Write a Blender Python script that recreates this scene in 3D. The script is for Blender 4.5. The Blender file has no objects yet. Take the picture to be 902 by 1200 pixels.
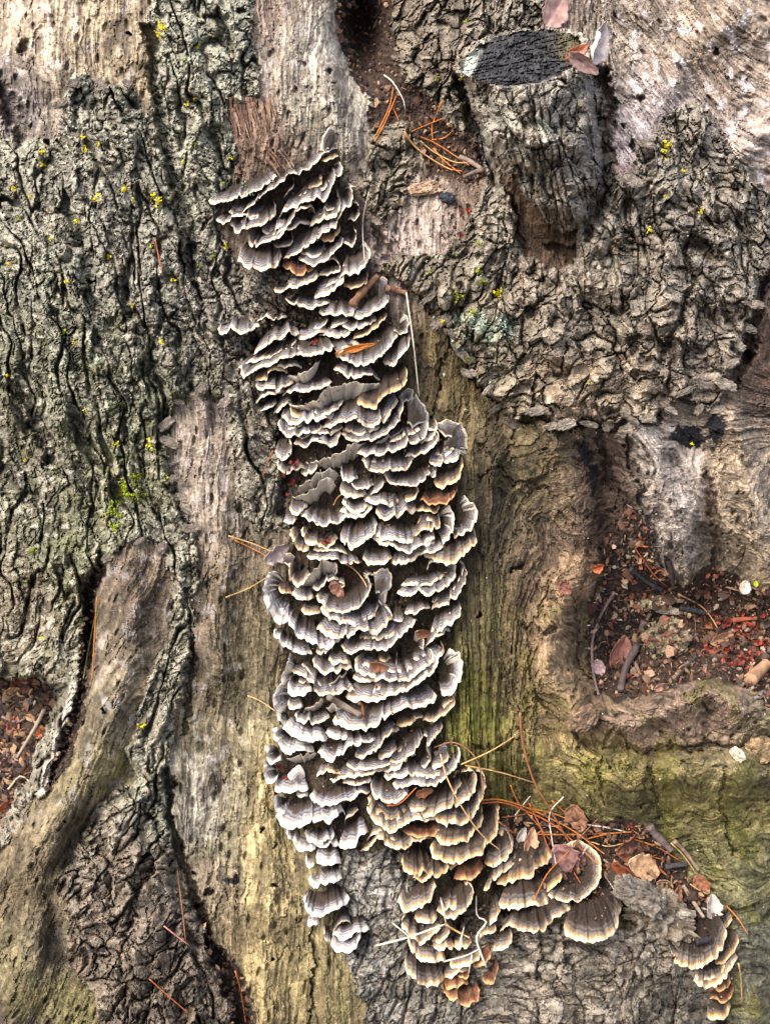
import bpy, math, random
import numpy as np
from mathutils import Vector

# ------------------------------------------------------------------ camera, sky, sun, exposure
sc = bpy.context.scene
COL = sc.collection
PITCH = math.radians(25.0)
CP, SP, TP = math.cos(PITCH), math.sin(PITCH), math.tan(PITCH)
DIST = 1300.0                      # mm from the lens to the reference plane of the trunk
ZOFF = 0.62                        # lifts the reference point above the foot of the tree
cam = bpy.data.cameras.new('camera')
cam.sensor_fit = 'VERTICAL'
cam.angle = 2 * math.atan(600.0 / DIST)
cam.clip_start = 0.02
cam.clip_end = 2000
cam.dof.use_dof = True
cam.dof.focus_distance = 1.28
cam.dof.aperture_fstop = 5.0
cam_o = bpy.data.objects.new('camera', cam)
COL.objects.link(cam_o)
cam_o.location = (0, -CP * DIST / 1000, SP * DIST / 1000 + ZOFF)
cam_o.rotation_euler = (math.pi / 2 - PITCH, 0, 0)
sc.camera = cam_o

SUN_EL, SUN_AZ = math.radians(54), math.radians(-125)   # azimuth clockwise from +Y: behind and left of the camera
world = bpy.data.worlds.new('World')
sc.world = world
world.use_nodes = True
wn = world.node_tree.nodes
sky = wn.new('ShaderNodeTexSky')
sky.sky_type = 'NISHITA'
sky.sun_disc = False
sky.sun_elevation = SUN_EL
sky.sun_rotation = SUN_AZ
sky.air_density = 1.0
sky.dust_density = 6.0
sky.ozone_density = 0.6
bg = wn['Background']
bg.inputs['Strength'].default_value = 0.15
world.node_tree.links.new(sky.outputs[0], bg.inputs[0])
sun = bpy.data.lights.new('sun', 'SUN')
sun.energy = 1.15
sun.angle = math.radians(38)
sun.color = (1.0, 0.985, 0.965)
sun_o = bpy.data.objects.new('sun', sun)
COL.objects.link(sun_o)
sd = Vector((math.sin(SUN_AZ) * math.cos(SUN_EL), math.cos(SUN_AZ) * math.cos(SUN_EL), math.sin(SUN_EL)))
sun_o.rotation_euler = sd.to_track_quat('Z', 'Y').to_euler()
sc.view_settings.view_transform = 'Standard'
sc.view_settings.look = 'None'
sc.view_settings.gamma = 1.0
sc.view_settings.exposure = 1.15

# ------------------------------------------------------------------ numeric helpers
rng = np.random.default_rng(7)
random.seed(7)

def lin(c):
    c = np.asarray(c, float) / 255.0
    return np.where(c <= 0.04045, c / 12.92, ((c + 0.055) / 1.055) ** 2.4)

def frame(u, v, w):
    """picture ray (u,v) at depth w (mm, toward the lens) -> frame mm (x, up, toward)"""
    k = (DIST - w) / DIST
    return np.stack([(u - 451.0) * k, (600.0 - v) * k, w + 0 * u], -1)

def world_of(f):
    f = np.asarray(f, float)
    x, a, w = f[..., 0], f[..., 1], f[..., 2]
    return np.stack([x, a * SP - w * CP, a * CP + w * SP + ZOFF * 1000], -1) / 1000.0

UPF = np.array([0.0, CP, SP])      # world up in frame axes

def smooth(a, b, x):
    t = np.clip((x - a) / (b - a), 0, 1)
    return t * t * (3 - 2 * t)

_perm = np.random.default_rng(3).permutation(512).astype(np.int64)
_ang = np.random.default_rng(4).random(512) * 2 * np.pi
_gx, _gy = np.cos(_ang), np.sin(_ang)

def perlin(x, y, seed=0):
    xi, yi = np.floor(x).astype(np.int64), np.floor(y).astype(np.int64)
    xf, yf = x - xi, y - yi
    def g(i, j, dx, dy):
        h = _perm[(_perm[(i + seed * 37) & 511] + j + seed * 11) & 511]
        return _gx[h] * dx + _gy[h] * dy
    a = xf * xf * xf * (xf * (xf * 6 - 15) + 10)
    b = yf * yf * yf * (yf * (yf * 6 - 15) + 10)
    n0 = g(xi, yi, xf, yf) * (1 - a) + g(xi + 1, yi, xf - 1, yf) * a
    n1 = g(xi, yi + 1, xf, yf - 1) * (1 - a) + g(xi + 1, yi + 1, xf - 1, yf - 1) * a
    return (n0 * (1 - b) + n1 * b) * 1.5

def fbm(x, y, o=4, seed=0, gain=0.5):
    s, a, tot = 0, 1.0, 0
    for k in range(o):
        s = s + a * perlin(x * 2 ** k + 13.7 * k, y * 2 ** k - 7.1 * k, seed + k)
        tot += a
        a *= gain
    return s / tot

def hash01(i, j, seed):
    h = (i * 374761393 + j * 668265263 + seed * 974711) & 0xFFFFFFFF
    h = ((h ^ (h >> 13)) * 1274126177) & 0xFFFFFFFF
    h = h ^ (h >> 16)
    return (h & 0xFFFFFF) / float(0x1000000)

def worley(x, y, seed=0, jit=0.9):
    xi, yi = np.floor(x).astype(np.int64), np.floor(y).astype(np.int64)
    f1 = np.full(x.shape, 9.0)
    f2 = np.full(x.shape, 9.0)
    cid = np.zeros(x.shape, np.int64)
    dx1 = np.zeros(x.shape); dy1 = np.zeros(x.shape)
    for di in (-1, 0, 1):
        for dj in (-1, 0, 1):
            ci, cj = xi + di, yi + dj
            px = ci + 0.5 + jit * (hash01(ci, cj, seed) - 0.5)
            py = cj + 0.5 + jit * (hash01(ci, cj, seed + 5) - 0.5)
            dx, dy = x - px, y - py
            d = np.sqrt(dx * dx + dy * dy)
            nw = d < f1
            f2 = np.where(nw, f1, np.minimum(f2, d))
            cid = np.where(nw, (ci + 5000) * 20000 + (cj + 5000), cid)
            dx1 = np.where(nw, dx, dx1); dy1 = np.where(nw, dy, dy1)
            f1 = np.where(nw, d, f1)
    return f1, f2, cid, dx1, dy1

def cellrand(cid, seed):
    return hash01(cid // 20000, cid % 20000, seed)

def sdf(poly, U, V, far=60.0):
    """signed distance, negative inside"""
    P = np.asarray(poly, float)
    out = np.full(U.shape, far)
    m = (U > P[:, 0].min() - far) & (U < P[:, 0].max() + far) & (V > P[:, 1].min() - far) & (V < P[:, 1].max() + far)
    u, v = U[m], V[m]
    d = np.full(u.shape, 1e9)
    ins = np.zeros(u.shape, bool)
    for k in range(len(P)):
        a, b = P[k], P[(k + 1) % len(P)]
        e = b - a
        t = np.clip(((u - a[0]) * e[0] + (v - a[1]) * e[1]) / max(e @ e, 1e-9), 0, 1)
        d = np.minimum(d, (u - a[0] - t * e[0]) ** 2 + (v - a[1] - t * e[1]) ** 2)
        c = ((a[1] > v) != (b[1] > v))
        if abs(e[1]) > 1e-9:
            c &= u < e[0] * (v - a[1]) / e[1] + a[0]
            ins ^= c
    d = np.minimum(np.sqrt(d), far)
    out[m] = np.where(ins, -d, d)
    return out

def linedist(poly, U, V, far=40.0):
    P = np.asarray(poly, float)
    out = np.full(U.shape, far)
    m = (U > P[:, 0].min() - far) & (U < P[:, 0].max() + far) & (V > P[:, 1].min() - far) & (V < P[:, 1].max() + far)
    u, v = U[m], V[m]
    d = np.full(u.shape, far * far)
    for k in range(len(P) - 1):
        a, b = P[k], P[k + 1]
        e = b - a
        t = np.clip(((u - a[0]) * e[0] + (v - a[1]) * e[1]) / max(e @ e, 1e-9), 0, 1)
        d = np.minimum(d, (u - a[0] - t * e[0]) ** 2 + (v - a[1] - t * e[1]) ** 2)
    out[m] = np.sqrt(d)
    return out

# ------------------------------------------------------------------ materials
def attr_material(name, rough=0.9, mott=(60, 380), amount=0.35, bump=0.5, bscale=420, spec=0.25, bdist=0.0012):
    """colour from the surface's own pigment attribute, fine procedural mottling and relief on top"""
    m = bpy.data.materials.new(name)
    m.use_nodes = True
    nt = m.node_tree
    N, L = nt.nodes, nt.links
    b = N['Principled BSDF']
    b.inputs['Roughness'].default_value = rough
    b.inputs['Specular IOR Level'].default_value = spec
    at = N.new('ShaderNodeAttribute'); at.attribute_name = 'Col'
    tc = N.new('ShaderNodeTexCoord')
    n1 = N.new('ShaderNodeTexNoise'); n1.inputs['Scale'].default_value = mott[0]; n1.inputs['Detail'].default_value = 6
    n2 = N.new('ShaderNodeTexNoise'); n2.inputs['Scale'].default_value = mott[1]; n2.inputs['Detail'].default_value = 5
    n2.inputs['Roughness'].default_value = 0.65
    ad = N.new('ShaderNodeMath'); ad.operation = 'ADD'
    mr = N.new('ShaderNodeMapRange')
    mr.inputs[1].default_value = 0.65; mr.inputs[2].default_value = 1.35
    mr.inputs[3].default_value = 1 - amount; mr.inputs[4].default_value = 1 + amount
    mx = N.new('ShaderNodeVectorMath'); mx.operation = 'SCALE'
    bp = N.new('ShaderNodeBump'); bp.inputs['Strength'].default_value = bump; bp.inputs['Distance'].default_value = bdist
    n3 = N.new('ShaderNodeTexNoise'); n3.inputs['Scale'].default_value = bscale; n3.inputs['Detail'].default_value = 6
    n3.inputs['Roughness'].default_value = 0.7
    for n in (n1, n2, n3):
        L.new(tc.outputs['Object'], n.inputs['Vector'])
    L.new(n1.outputs['Fac'], ad.inputs[0]); L.new(n2.outputs['Fac'], ad.inputs[1])
    L.new(ad.outputs[0], mr.inputs[0])
    L.new(at.outputs['Color'], mx.inputs[0]); L.new(mr.outputs[0], mx.inputs['Scale'])
    L.new(mx.outputs[0], b.inputs['Base Color'])
    L.new(n3.outputs['Fac'], bp.inputs['Height']); L.new(bp.outputs[0], b.inputs['Normal'])
    return m

M_BARK = attr_material('bark', 0.95, (150, 640), 0.75, 1.0, 330, 0.2, 0.0026)
M_WOOD = attr_material('weathered_wood', 0.85, (110, 620), 0.62, 1.0, 420, 0.25, 0.0019)
M_CUT = attr_material('blackened_cut', 0.6, (80, 400), 0.5, 0.8, 420, 0.4)
M_SOIL = attr_material('damp_soil', 0.9, (120, 600), 0.6, 1.0, 500, 0.3)
M_LITTER = attr_material('litter', 0.75, (150, 700), 0.4, 0.5, 700, 0.35, 0.0006)
M_LEAF = attr_material('dry_leaf', 0.6, (90, 500), 0.3, 0.4, 420, 0.4, 0.0006)
M_MOSS = attr_material('moss', 0.95, (200, 900), 0.4, 0.8, 900, 0.1)

def fungus_material(name, stops, streak=0.4, rough=0.85):
    """zones by distance behind the growing edge (mm / 30), wandering and streaked"""
    m = bpy.data.materials.new(name)
    m.use_nodes = True
    nt = m.node_tree
    N, L = nt.nodes, nt.links
    b = N['Principled BSDF']
    b.inputs['Roughness'].default_value = rough
    b.inputs['Specular IOR Level'].default_value = 0.2
    ae = N.new('ShaderNodeAttribute'); ae.attribute_name = 'edge'
    al = N.new('ShaderNodeAttribute'); al.attribute_name = 'along'
    tc = N.new('ShaderNodeTexCoord')
    nz = N.new('ShaderNodeTexNoise'); nz.inputs['Scale'].default_value = 70; nz.inputs['Detail'].default_value = 4
    L.new(tc.outputs['Object'], nz.inputs['Vector'])
    wob = N.new('ShaderNodeMath'); wob.operation = 'MULTIPLY_ADD'; wob.inputs[1].default_value = 0.36; wob.inputs[2].default_value = -0.18
    L.new(nz.outputs['Fac'], wob.inputs[0])
    sm = N.new('ShaderNodeMath'); sm.operation = 'ADD'
    L.new(ae.outputs['Fac'], sm.inputs[0]); L.new(wob.outputs[0], sm.inputs[1])
    cr = N.new('ShaderNodeValToRGB')
    el = cr.color_ramp.elements
    while len(el) > 1:
        el.remove(el[-1])
    for k, (p, c) in enumerate(stops):
        e = el[0] if k == 0 else el.new(p)
        e.position = p
        e.color = (*lin(c), 1)
    L.new(sm.outputs[0], cr.inputs['Fac'])
    cv = N.new('ShaderNodeCombineXYZ')
    ms = N.new('ShaderNodeMath'); ms.operation = 'MULTIPLY'; ms.inputs[1].default_value = 3.0
    L.new(ae.outputs['Fac'], ms.inputs[0])
    L.new(al.outputs['Fac'], cv.inputs[0]); L.new(ms.outputs[0], cv.inputs[1])
    ns = N.new('ShaderNodeTexNoise'); ns.inputs['Scale'].default_value = 1.6; ns.inputs['Detail'].default_value = 5
    ns.inputs['Roughness'].default_value = 0.7
    L.new(cv.outputs[0], ns.inputs['Vector'])
    nf = N.new('ShaderNodeTexNoise'); nf.inputs['Scale'].default_value = 300; nf.inputs['Roughness'].default_value = 0.75; nf.inputs['Detail'].default_value = 5
    L.new(tc.outputs['Object'], nf.inputs['Vector'])
    ad = N.new('ShaderNodeMath'); ad.operation = 'ADD'
    L.new(ns.outputs['Fac'], ad.inputs[0]); L.new(nf.outputs['Fac'], ad.inputs[1])
    mr = N.new('ShaderNodeMapRange')
    mr.inputs[1].default_value = 0.6; mr.inputs[2].default_value = 1.4
    mr.inputs[3].default_value = 1 - streak; mr.inputs[4].default_value = 1 + streak
    L.new(ad.outputs[0], mr.inputs[0])
    mx = N.new('ShaderNodeVectorMath'); mx.operation = 'SCALE'
    ta = N.new('ShaderNodeAttribute'); ta.attribute_name = 'tone'
    tm = N.new('ShaderNodeMath'); tm.operation = 'MULTIPLY'
    L.new(ta.outputs['Fac'], tm.inputs[0]); L.new(mr.outputs[0], tm.inputs[1])
    L.new(cr.outputs[0], mx.inputs[0]); L.new(tm.outputs[0], mx.inputs['Scale'])
    # rusty flecks
    nr = N.new('ShaderNodeTexNoise'); nr.inputs['Scale'].default_value = 130; nr.inputs['Detail'].default_value = 3
    L.new(tc.outputs['Object'], nr.inputs['Vector'])
    rr = N.new('ShaderNodeMapRange'); rr.inputs[1].default_value = 0.56; rr.inputs[2].default_value = 0.72
    rr.inputs[3].default_value = 0; rr.inputs[4].default_value = 0.55
    L.new(nr.outputs['Fac'], rr.inputs[0])
    mc = N.new('ShaderNodeMix'); mc.data_type = 'RGBA'; mc.blend_type = 'MULTIPLY'
    L.new(rr.outputs[0], mc.inputs['Factor'])
    L.new(mx.outputs[0], mc.inputs['A']); mc.inputs['B'].default_value = (0.72, 0.46, 0.26, 1)
    L.new(mc.outputs['Result'], b.inputs['Base Color'])
    bp = N.new('ShaderNodeBump'); bp.inputs['Strength'].default_value = 0.5; bp.inputs['Distance'].default_value = 0.0008
    L.new(ad.outputs[0], bp.inputs['Height']); L.new(bp.outputs[0], b.inputs['Normal'])
    return m

DK = (48, 42, 38)
F_MAT = {
    'G': fungus_material('grey_zoned_cap', [(0.0, (230, 219, 198)), (0.12, (214, 198, 170)), (0.19, (160, 128, 94)), (0.25, (102, 96, 97)),
                                            (0.31, (150, 151, 160)), (0.36, (72, 66, 66)), (0.43, (130, 130, 137)), (0.49, (74, 67, 64)), (0.56, (106, 102, 103)),
                                            (0.66, (84, 77, 72)), (0.76, (74, 66, 60)), (1.0, (64, 56, 49))]),
    'W': fungus_material('white_rimmed_cap', [(0.0, (238, 233, 224)), (0.20, (224, 215, 202)), (0.28, (178, 156, 130)), (0.34, (132, 130, 135)),
                                              (0.42, (166, 167, 175)), (0.48, (92, 86, 86)), (0.58, (134, 132, 136)), (0.70, (84, 76, 72)), (1.0, (62, 54, 48))]),
    'T': fungus_material('tan_zoned_cap', [(0.0, (230, 216, 188)), (0.10, (212, 186, 146)), (0.18, (164, 130, 90)), (0.25, (136, 122, 108)),
                                           (0.33, (122, 117, 113)), (0.40, (78, 70, 64)), (0.48, (108, 101, 95)), (0.58, (68, 59, 52)), (1.0, (58, 49, 42))]),
    'O': fungus_material('golden_rimmed_cap', [(0.0, (228, 210, 174)), (0.09, (206, 172, 122)), (0.18, (164, 124, 78)), (0.26, (120, 104, 90)),
                                               (0.34, (104, 96, 90)), (0.42, (70, 60, 52)), (0.60, (80, 68, 58)), (1.0, (58, 49, 42))]),
    'B': fungus_material('rusty_brown_cap', [(0.0, (204, 164, 116)), (0.08, (150, 106, 76)), (0.18, (114, 80, 60)), (0.30, (94, 66, 50)),
                                             (0.42, (112, 78, 58)), (0.6, (70, 50, 40)), (1.0, (46, 36, 30))]),
}
F_PORE = fungus_material('pale_pore_surface', [(0.0, (224, 217, 202)), (0.12, (210, 204, 192)), (0.5, (214, 208, 196)), (1.0, (190, 180, 164))], 0.2)

# ------------------------------------------------------------------ object helpers
def make_mesh(name, verts, faces, mat, col=None, normals=None, smooth_shade=True, attrs=None, parent=None, origin=None):
    """verts in world metres; faces (n,3) or (n,4)"""
    verts = np.asarray(verts, np.float32)
    faces = np.asarray(faces, np.int32)
    if origin is not None:
        verts = verts - np.asarray(origin, np.float32)
    me = bpy.data.meshes.new(name)
    n, k = len(faces), faces.shape[1]
    me.vertices.add(len(verts)); me.vertices.foreach_set('co', verts.ravel())
    me.loops.add(n * k); me.loops.foreach_set('vertex_index', faces.ravel())
    me.polygons.add(n)
    me.polygons.foreach_set('loop_start', np.arange(0, n * k, k, dtype=np.int32))
    me.polygons.foreach_set('use_smooth', np.full(n, smooth_shade))
    me.update(calc_edges=True)
    if col is not None:
        a = me.color_attributes.new('Col', 'FLOAT_COLOR', 'POINT')
        c4 = np.ones((len(verts), 4), np.float32); c4[:, :3] = col
        a.data.foreach_set('color', c4.ravel())
    if attrs:
        for an, av in attrs.items():
            a = me.attributes.new(an, 'FLOAT', 'POINT')
            a.data.foreach_set('value', np.asarray(av, np.float32))
    if normals is not None:
        me.normals_split_custom_set_from_vertices(np.asarray(normals, np.float32))
    me.materials.append(mat)
    o = bpy.data.objects.new(name, me)
    COL.objects.link(o)
    if origin is not None:
        o.location = Vector([float(q) for q in origin])
    if parent is not None:
        o.parent = parent
        if origin is not None:
            o.location = (0, 0, 0)
    return o

def tag(o, label=None, cat=None, group=None, kind=None):
    if label: o['label'] = label
    if cat: o['category'] = cat
    if group: o['group'] = group
    if kind: o['kind'] = kind
    return o

# ================================================================== THE TREE : one relief of a gnarled trunk foot
def axis(lo, hi, step, outer):
    a = list(np.arange(lo, hi + step, step))
    s, x = step, hi
    right = []
    while x < outer[1]:
        s = min(s * 1.25, 22); x += s; right.append(x)
    s, x = step, lo
    left = []
    while x > outer[0]:
        s = min(s * 1.25, 22); x -= s; left.append(x)
    return np.array(left[::-1] + a + right)

STEP = 1.3
ua = axis(-12, 914, STEP, (-260, 1260))
va = axis(-12, 1212, STEP, (-320, 1480))
U, V = np.meshgrid(ua, va)
NV, NU = U.shape

CTRL = np.array([
 (-250,-250,-450),(-250,300,-450),(-250,700,-480),(-250,1100,-320),(-250,1450,-260),
 (-100,100,-190),(-100,400,-180),(-100,700,-240),(-110,1000,-130),(-100,1250,-60),
 (0,50,-60),(0,130,-75),(0,300,-55),(60,60,-28),(120,30,-15),(90,250,-8),(120,450,0),(30,430,-40),
 (20,560,-115),(20,720,-140),(62,650,-70),(150,300,5),(200,450,5),(240,540,-8),(250,150,8),(240,300,8),
 (150,700,-22),(110,700,-48),(130,850,-8),(60,980,0),(20,1100,20),(60,1180,40),(160,1080,45),(160,950,15),
 (220,700,10),(200,900,12),(240,850,-5),(270,750,5),(250,1000,5),(300,1100,20),(350,1000,22),(350,1150,30),
 (330,600,5),(380,250,-8),(380,450,5),(430,600,15),(430,800,25),(430,950,30),(400,120,-15),(340,60,-8),
 (428,40,-115),(480,140,-55),(520,190,-35),(460,240,-18),(510,60,-25),(560,10,-30),
 (520,330,0),(600,300,12),(680,330,28),(680,420,40),(780,300,22),(860,350,8),(800,430,30),
 (740,80,-25),(800,120,-20),(880,60,-30),(900,220,-15),
 (560,480,0),(640,560,0),(560,700,5),(560,850,10),(640,700,-5),(620,800,10),(690,600,-22),(760,540,10),(850,540,10),(880,630,-5),
 (785,610,0),(705,660,-42),(760,710,-85),(820,720,-90),(880,750,-75),(720,780,-75),(740,850,18),(830,830,28),(880,900,25),(650,880,5),
 (700,940,-5),(800,960,5),(870,1000,0),(880,1150,10),
 (600,975,-12),(700,992,-15),(780,1015,-10),(830,1060,0),(560,1060,52),(650,1082,62),(740,1088,62),(810,1118,48),
 (500,1130,48),(650,1170,66),(780,1170,58),(845,1180,12),(430,1050,42),(420,1150,42),(480,1010,42),(520,960,34),
 (1000,100,-90),(1000,400,-60),(1000,720,-110),(1000,1000,-40),(1200,-250,-420),(1200,200,-420),(1200,700,-440),(1200,1250,-330),
 (450,1450,40),(700,1450,50),(100,1450,70),(1000,1400,-30),(100,-300,-10),(450,-300,-60),(800,-300,-60)], float)

def tps_fit(C, lam=15.0):
    n = len(C)
    s = 300.0
    X = C[:, :2] / s
    d2 = ((X[:, None] - X[None]) ** 2).sum(-1)
    K = np.where(d2 > 0, 0.5 * d2 * np.log(np.maximum(d2, 1e-12)), 0) + np.eye(n) * lam * 1e-4
    P = np.hstack([np.ones((n, 1)), X])
    A = np.block([[K, P], [P.T, np.zeros((3, 3))]])
    sol = np.linalg.solve(A, np.concatenate([C[:, 2], np.zeros(3)]))
    return X, sol, s

_X, _sol, _s = tps_fit(CTRL)

def macro(u, v):
    u = np.asarray(u, float); v = np.asarray(v, float)
    r = _sol[-3] + _sol[-2] * u / _s + _sol[-1] * v / _s
    for k in range(len(_X)):
        d2 = (u / _s - _X[k, 0]) ** 2 + (v / _s - _X[k, 1]) ** 2
        r = r + _sol[k] * 0.5 * d2 * np.log(np.maximum(d2, 1e-12))
    return r

# coarse macro then bilinear up-sampling
cu = np.arange(-300, 1310, 10.0); cv_ = np.arange(-360, 1520, 10.0)
CU, CV = np.meshgrid(cu, cv_)
MAC = macro(CU, CV)

def bil(G, u, v):
    fu = np.clip((np.asarray(u, float) + 300) / 10, 0, len(cu) - 1.001)
    fv = np.clip((np.asarray(v, float) + 360) / 10, 0, len(cv_) - 1.001)
    i, j = fu.astype(int), fv.astype(int)
    a, b = fu - i, fv - j
    return (G[j, i] * (1 - a) + G[j, i + 1] * a) * (1 - b) + (G[j + 1, i] * (1 - a) + G[j + 1, i + 1] * a) * b

H = bil(MAC, U, V)
H = H + 9 * fbm(U / 120, V / 150, 3, 5)

# ragged outlines
RU = U + 14.0 * fbm(U / 36, V / 36, 5, 21, 0.62) + 2.6 * perlin(U / 6, V / 6, 24)
RV = V + 16.0 * fbm(U / 36, V / 36, 5, 31, 0.62) + 2.6 * perlin(U / 6, V / 6, 34)

BARKS = {
 'left': (14, [(-300,165),(0,168),(68,160),(74,112),(88,92),(150,98),(170,140),(180,100),(178,0),(176,-400),(300,-400),(296,0),(300,60),(305,112),(272,128),(280,180),
     (262,235),(252,262),(280,320),(345,320),(370,420),(345,520),(340,612),(300,625),(278,590),(268,500),(262,470),(235,455),(205,470),(194,500),(205,560),(228,620),
     (234,680),(224,760),(204,850),(194,920),(202,1000),(216,1040),(206,1052),(188,1010),(165,950),(152,880),(160,830),(196,740),(206,690),(190,642),(160,634),(132,648),
     (114,676),(102,740),(96,800),(88,830),(64,890),(30,950),(-10,1010),(-300,1150)]),
 'lump': (20, [(140,915),(105,960),(68,1040),(84,1090),(78,1125),(110,1170),(130,1260),(150,1480),(320,1480),(290,1230),(250,1160),(218,1090),(198,1030),(182,960),(165,922)]),
 'strip': (12, [(196,1000),(214,1040),(238,1080),(258,1105),(240,1125),(268,1170),(285,1260),(300,1480),(250,1480),(225,1120),(205,1060)]),
 'top': (9, [(455,-400),(452,20),(462,70),(478,104),(505,112),(530,150),(570,185),(560,110),(530,74),(600,34),(650,20),(690,-400)]),
 'knob': (16, [(436,150),(468,138),(492,160),(484,196),(474,238),(446,262),(424,222)]),
 'right': (26, [(440,316),(468,298),(505,302),(540,282),(556,240),(568,205),(560,170),(540,110),(530,78),(560,60),(700,60),(706,112),(716,190),(736,216),(752,166),(790,130),
     (815,116),(832,138),(856,176),(902,228),(1010,300),(1320,330),(1320,450),(1010,400),(900,318),(880,360),(866,410),(851,450),(833,486),(801,462),(771,488),(716,498),(668,491),(656,508),
     (628,482),(606,498),(586,476),(551,436),(520,385),(500,350),(470,330)]),
 'shelf': (8, [(398,990),(425,1000),(462,985),(480,1012),(500,1040),(560,1060),(640,1078),(700,1092),(745,1078),(800,1084),(832,1120),(838,1180),(850,1480),(440,1480),(428,1180),(402,1120),(398,1050)]),
}
STUB_A, STUB_B = np.array([614.0, 74.0]), np.array([664.0, 300.0])
ax_ = STUB_B - STUB_A
slen = np.linalg.norm(ax_)
axn = ax_ / slen
sS = ((U - STUB_A[0]) * axn[0] + (V - STUB_A[1]) * axn[1]) / slen
sD = ((U - STUB_A[0]) * axn[1] - (V - STUB_A[1]) * axn[0])
hw = 76 - 16 * np.clip(sS, 0, 1) + 4 * fbm(U / 30, V / 30, 2, 77)
nd = np.clip(np.abs(sD) / hw, 0, 1)
prof = np.sqrt(np.maximum(1 - nd ** 2, 0))
cut_e = np.sqrt(((U - 613 + 0.12 * (V - 68)) / 75) ** 2 + ((V - 68 + 0.10 * (U - 613)) / 34) ** 2)
cut_e = cut_e + 0.10 * fbm(U / 11, V / 11, 3, 78)
front = (112 * (1 - smooth(0.35, 1.08, sS)) + 20) * smooth(1.25, 0.8, sS)
cut_e = cut_e / 0.93
in_stub = ((sS > 0.0) & (sS < 1.2) & (nd < 1)) | (cut_e < 1.14)
ring = (cut_e >= 1) & (cut_e < 1.14) & ((sS <= 0.0) | (V < 74))
stubW = -22 + front * prof

SOILS = {
 'hollow': (6, [(706,640),(738,590),(758,618),(768,662),(800,690),(838,664),(872,684),(1010,700),(1150,800),(1010,850),(902,832),(878,808),(840,795),(800,800),(772,815),(722,822),(692,795),(688,730),(700,680)]),
 'ledge': (5, [(556,966),(640,952),(692,962),(752,968),(794,1008),(832,1056),(846,1090),(836,1110),(800,1096),(760,1066),(700,1052),(640,1046),(590,1030),(548,1004)]),
 'crotch': (5, [(398,-400),(396,40),(412,85),(432,120),(430,150),(470,140),(492,165),(500,205),(540,215),(566,205),(558,165),(520,140),(500,108),(474,100),(460,60),(455,-400)]),
 'gap': (3, [(232,1072),(256,1106),(280,1130),(298,1185),(300,1260),(282,1262),(268,1180),(246,1128)]),
 'cleft': (3, [(128,655),(112,690),(106,760),(100,830),(84,880),(60,930),(50,925),(78,860),(92,800),(96,730),(106,680)]),
}
soil_depth = {'gap': -32, 'cleft': -20, 'hollow': 0, 'ledge': 0, 'crotch': -6}
RECESS = [(588,200),(612,216),(640,262),(674,274),(670,306),(640,314),(612,292)]

inb = np.full(U.shape, 60.0)
bthick = np.zeros(U.shape)
bid = np.zeros(U.shape, np.int8)
for k, (nm, (th, poly)) in enumerate(BARKS.items()):
    d = sdf(poly, RU, RV)
    ins = d < inb
    bthick = np.where(ins, th, bthick)
    bid = np.where((d < 0), k + 1, bid)
    inb = np.minimum(inb, d)
d_rec = sdf(RECESS, RU, RV)
stub_bark = in_stub & (cut_e >= 1) & (d_rec > 0)
inb = np.where(stub_bark, -20, inb)
bid = np.where(stub_bark, 8, bid)
inb = np.where(cut_e < 1, 20, inb)
inb = np.maximum(inb, -d_rec)
sdist = np.full(U.shape, 60.0)
soff = np.zeros(U.shape)
for nm, (th, poly) in SOILS.items():
    d = sdf(poly, RU, RV)
    soff = np.where(d < sdist, soil_depth[nm], soff)
    sdist = np.minimum(sdist, d)
is_soil = (sdist < 0) & ~in_stub
is_cut = cut_e < 1
is_bark = (inb < 0) & ~is_soil & ~is_cut
is_wood = ~(is_soil | is_cut | is_bark)

# stub mass
blendS = np.where(in_stub, smooth(0.0, 0.12, 1 - nd) * smooth(1.25, 1.0, sS), 0)
blendS = np.where(is_cut | ring, 1, blendS)
stubW = np.where(is_cut | ring, 100 + 4 * ring - 1.8 * np.maximum(100 - V - 0.10 * (U - 613), 0) + 4 * fbm(U / 22, V / 12, 3, 79), stubW)
H = np.where(in_stub | is_cut, np.maximum(H, H * (1 - blendS) + stubW * blendS), H)
H = H - 13 * smooth(14, -10, d_rec)

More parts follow.
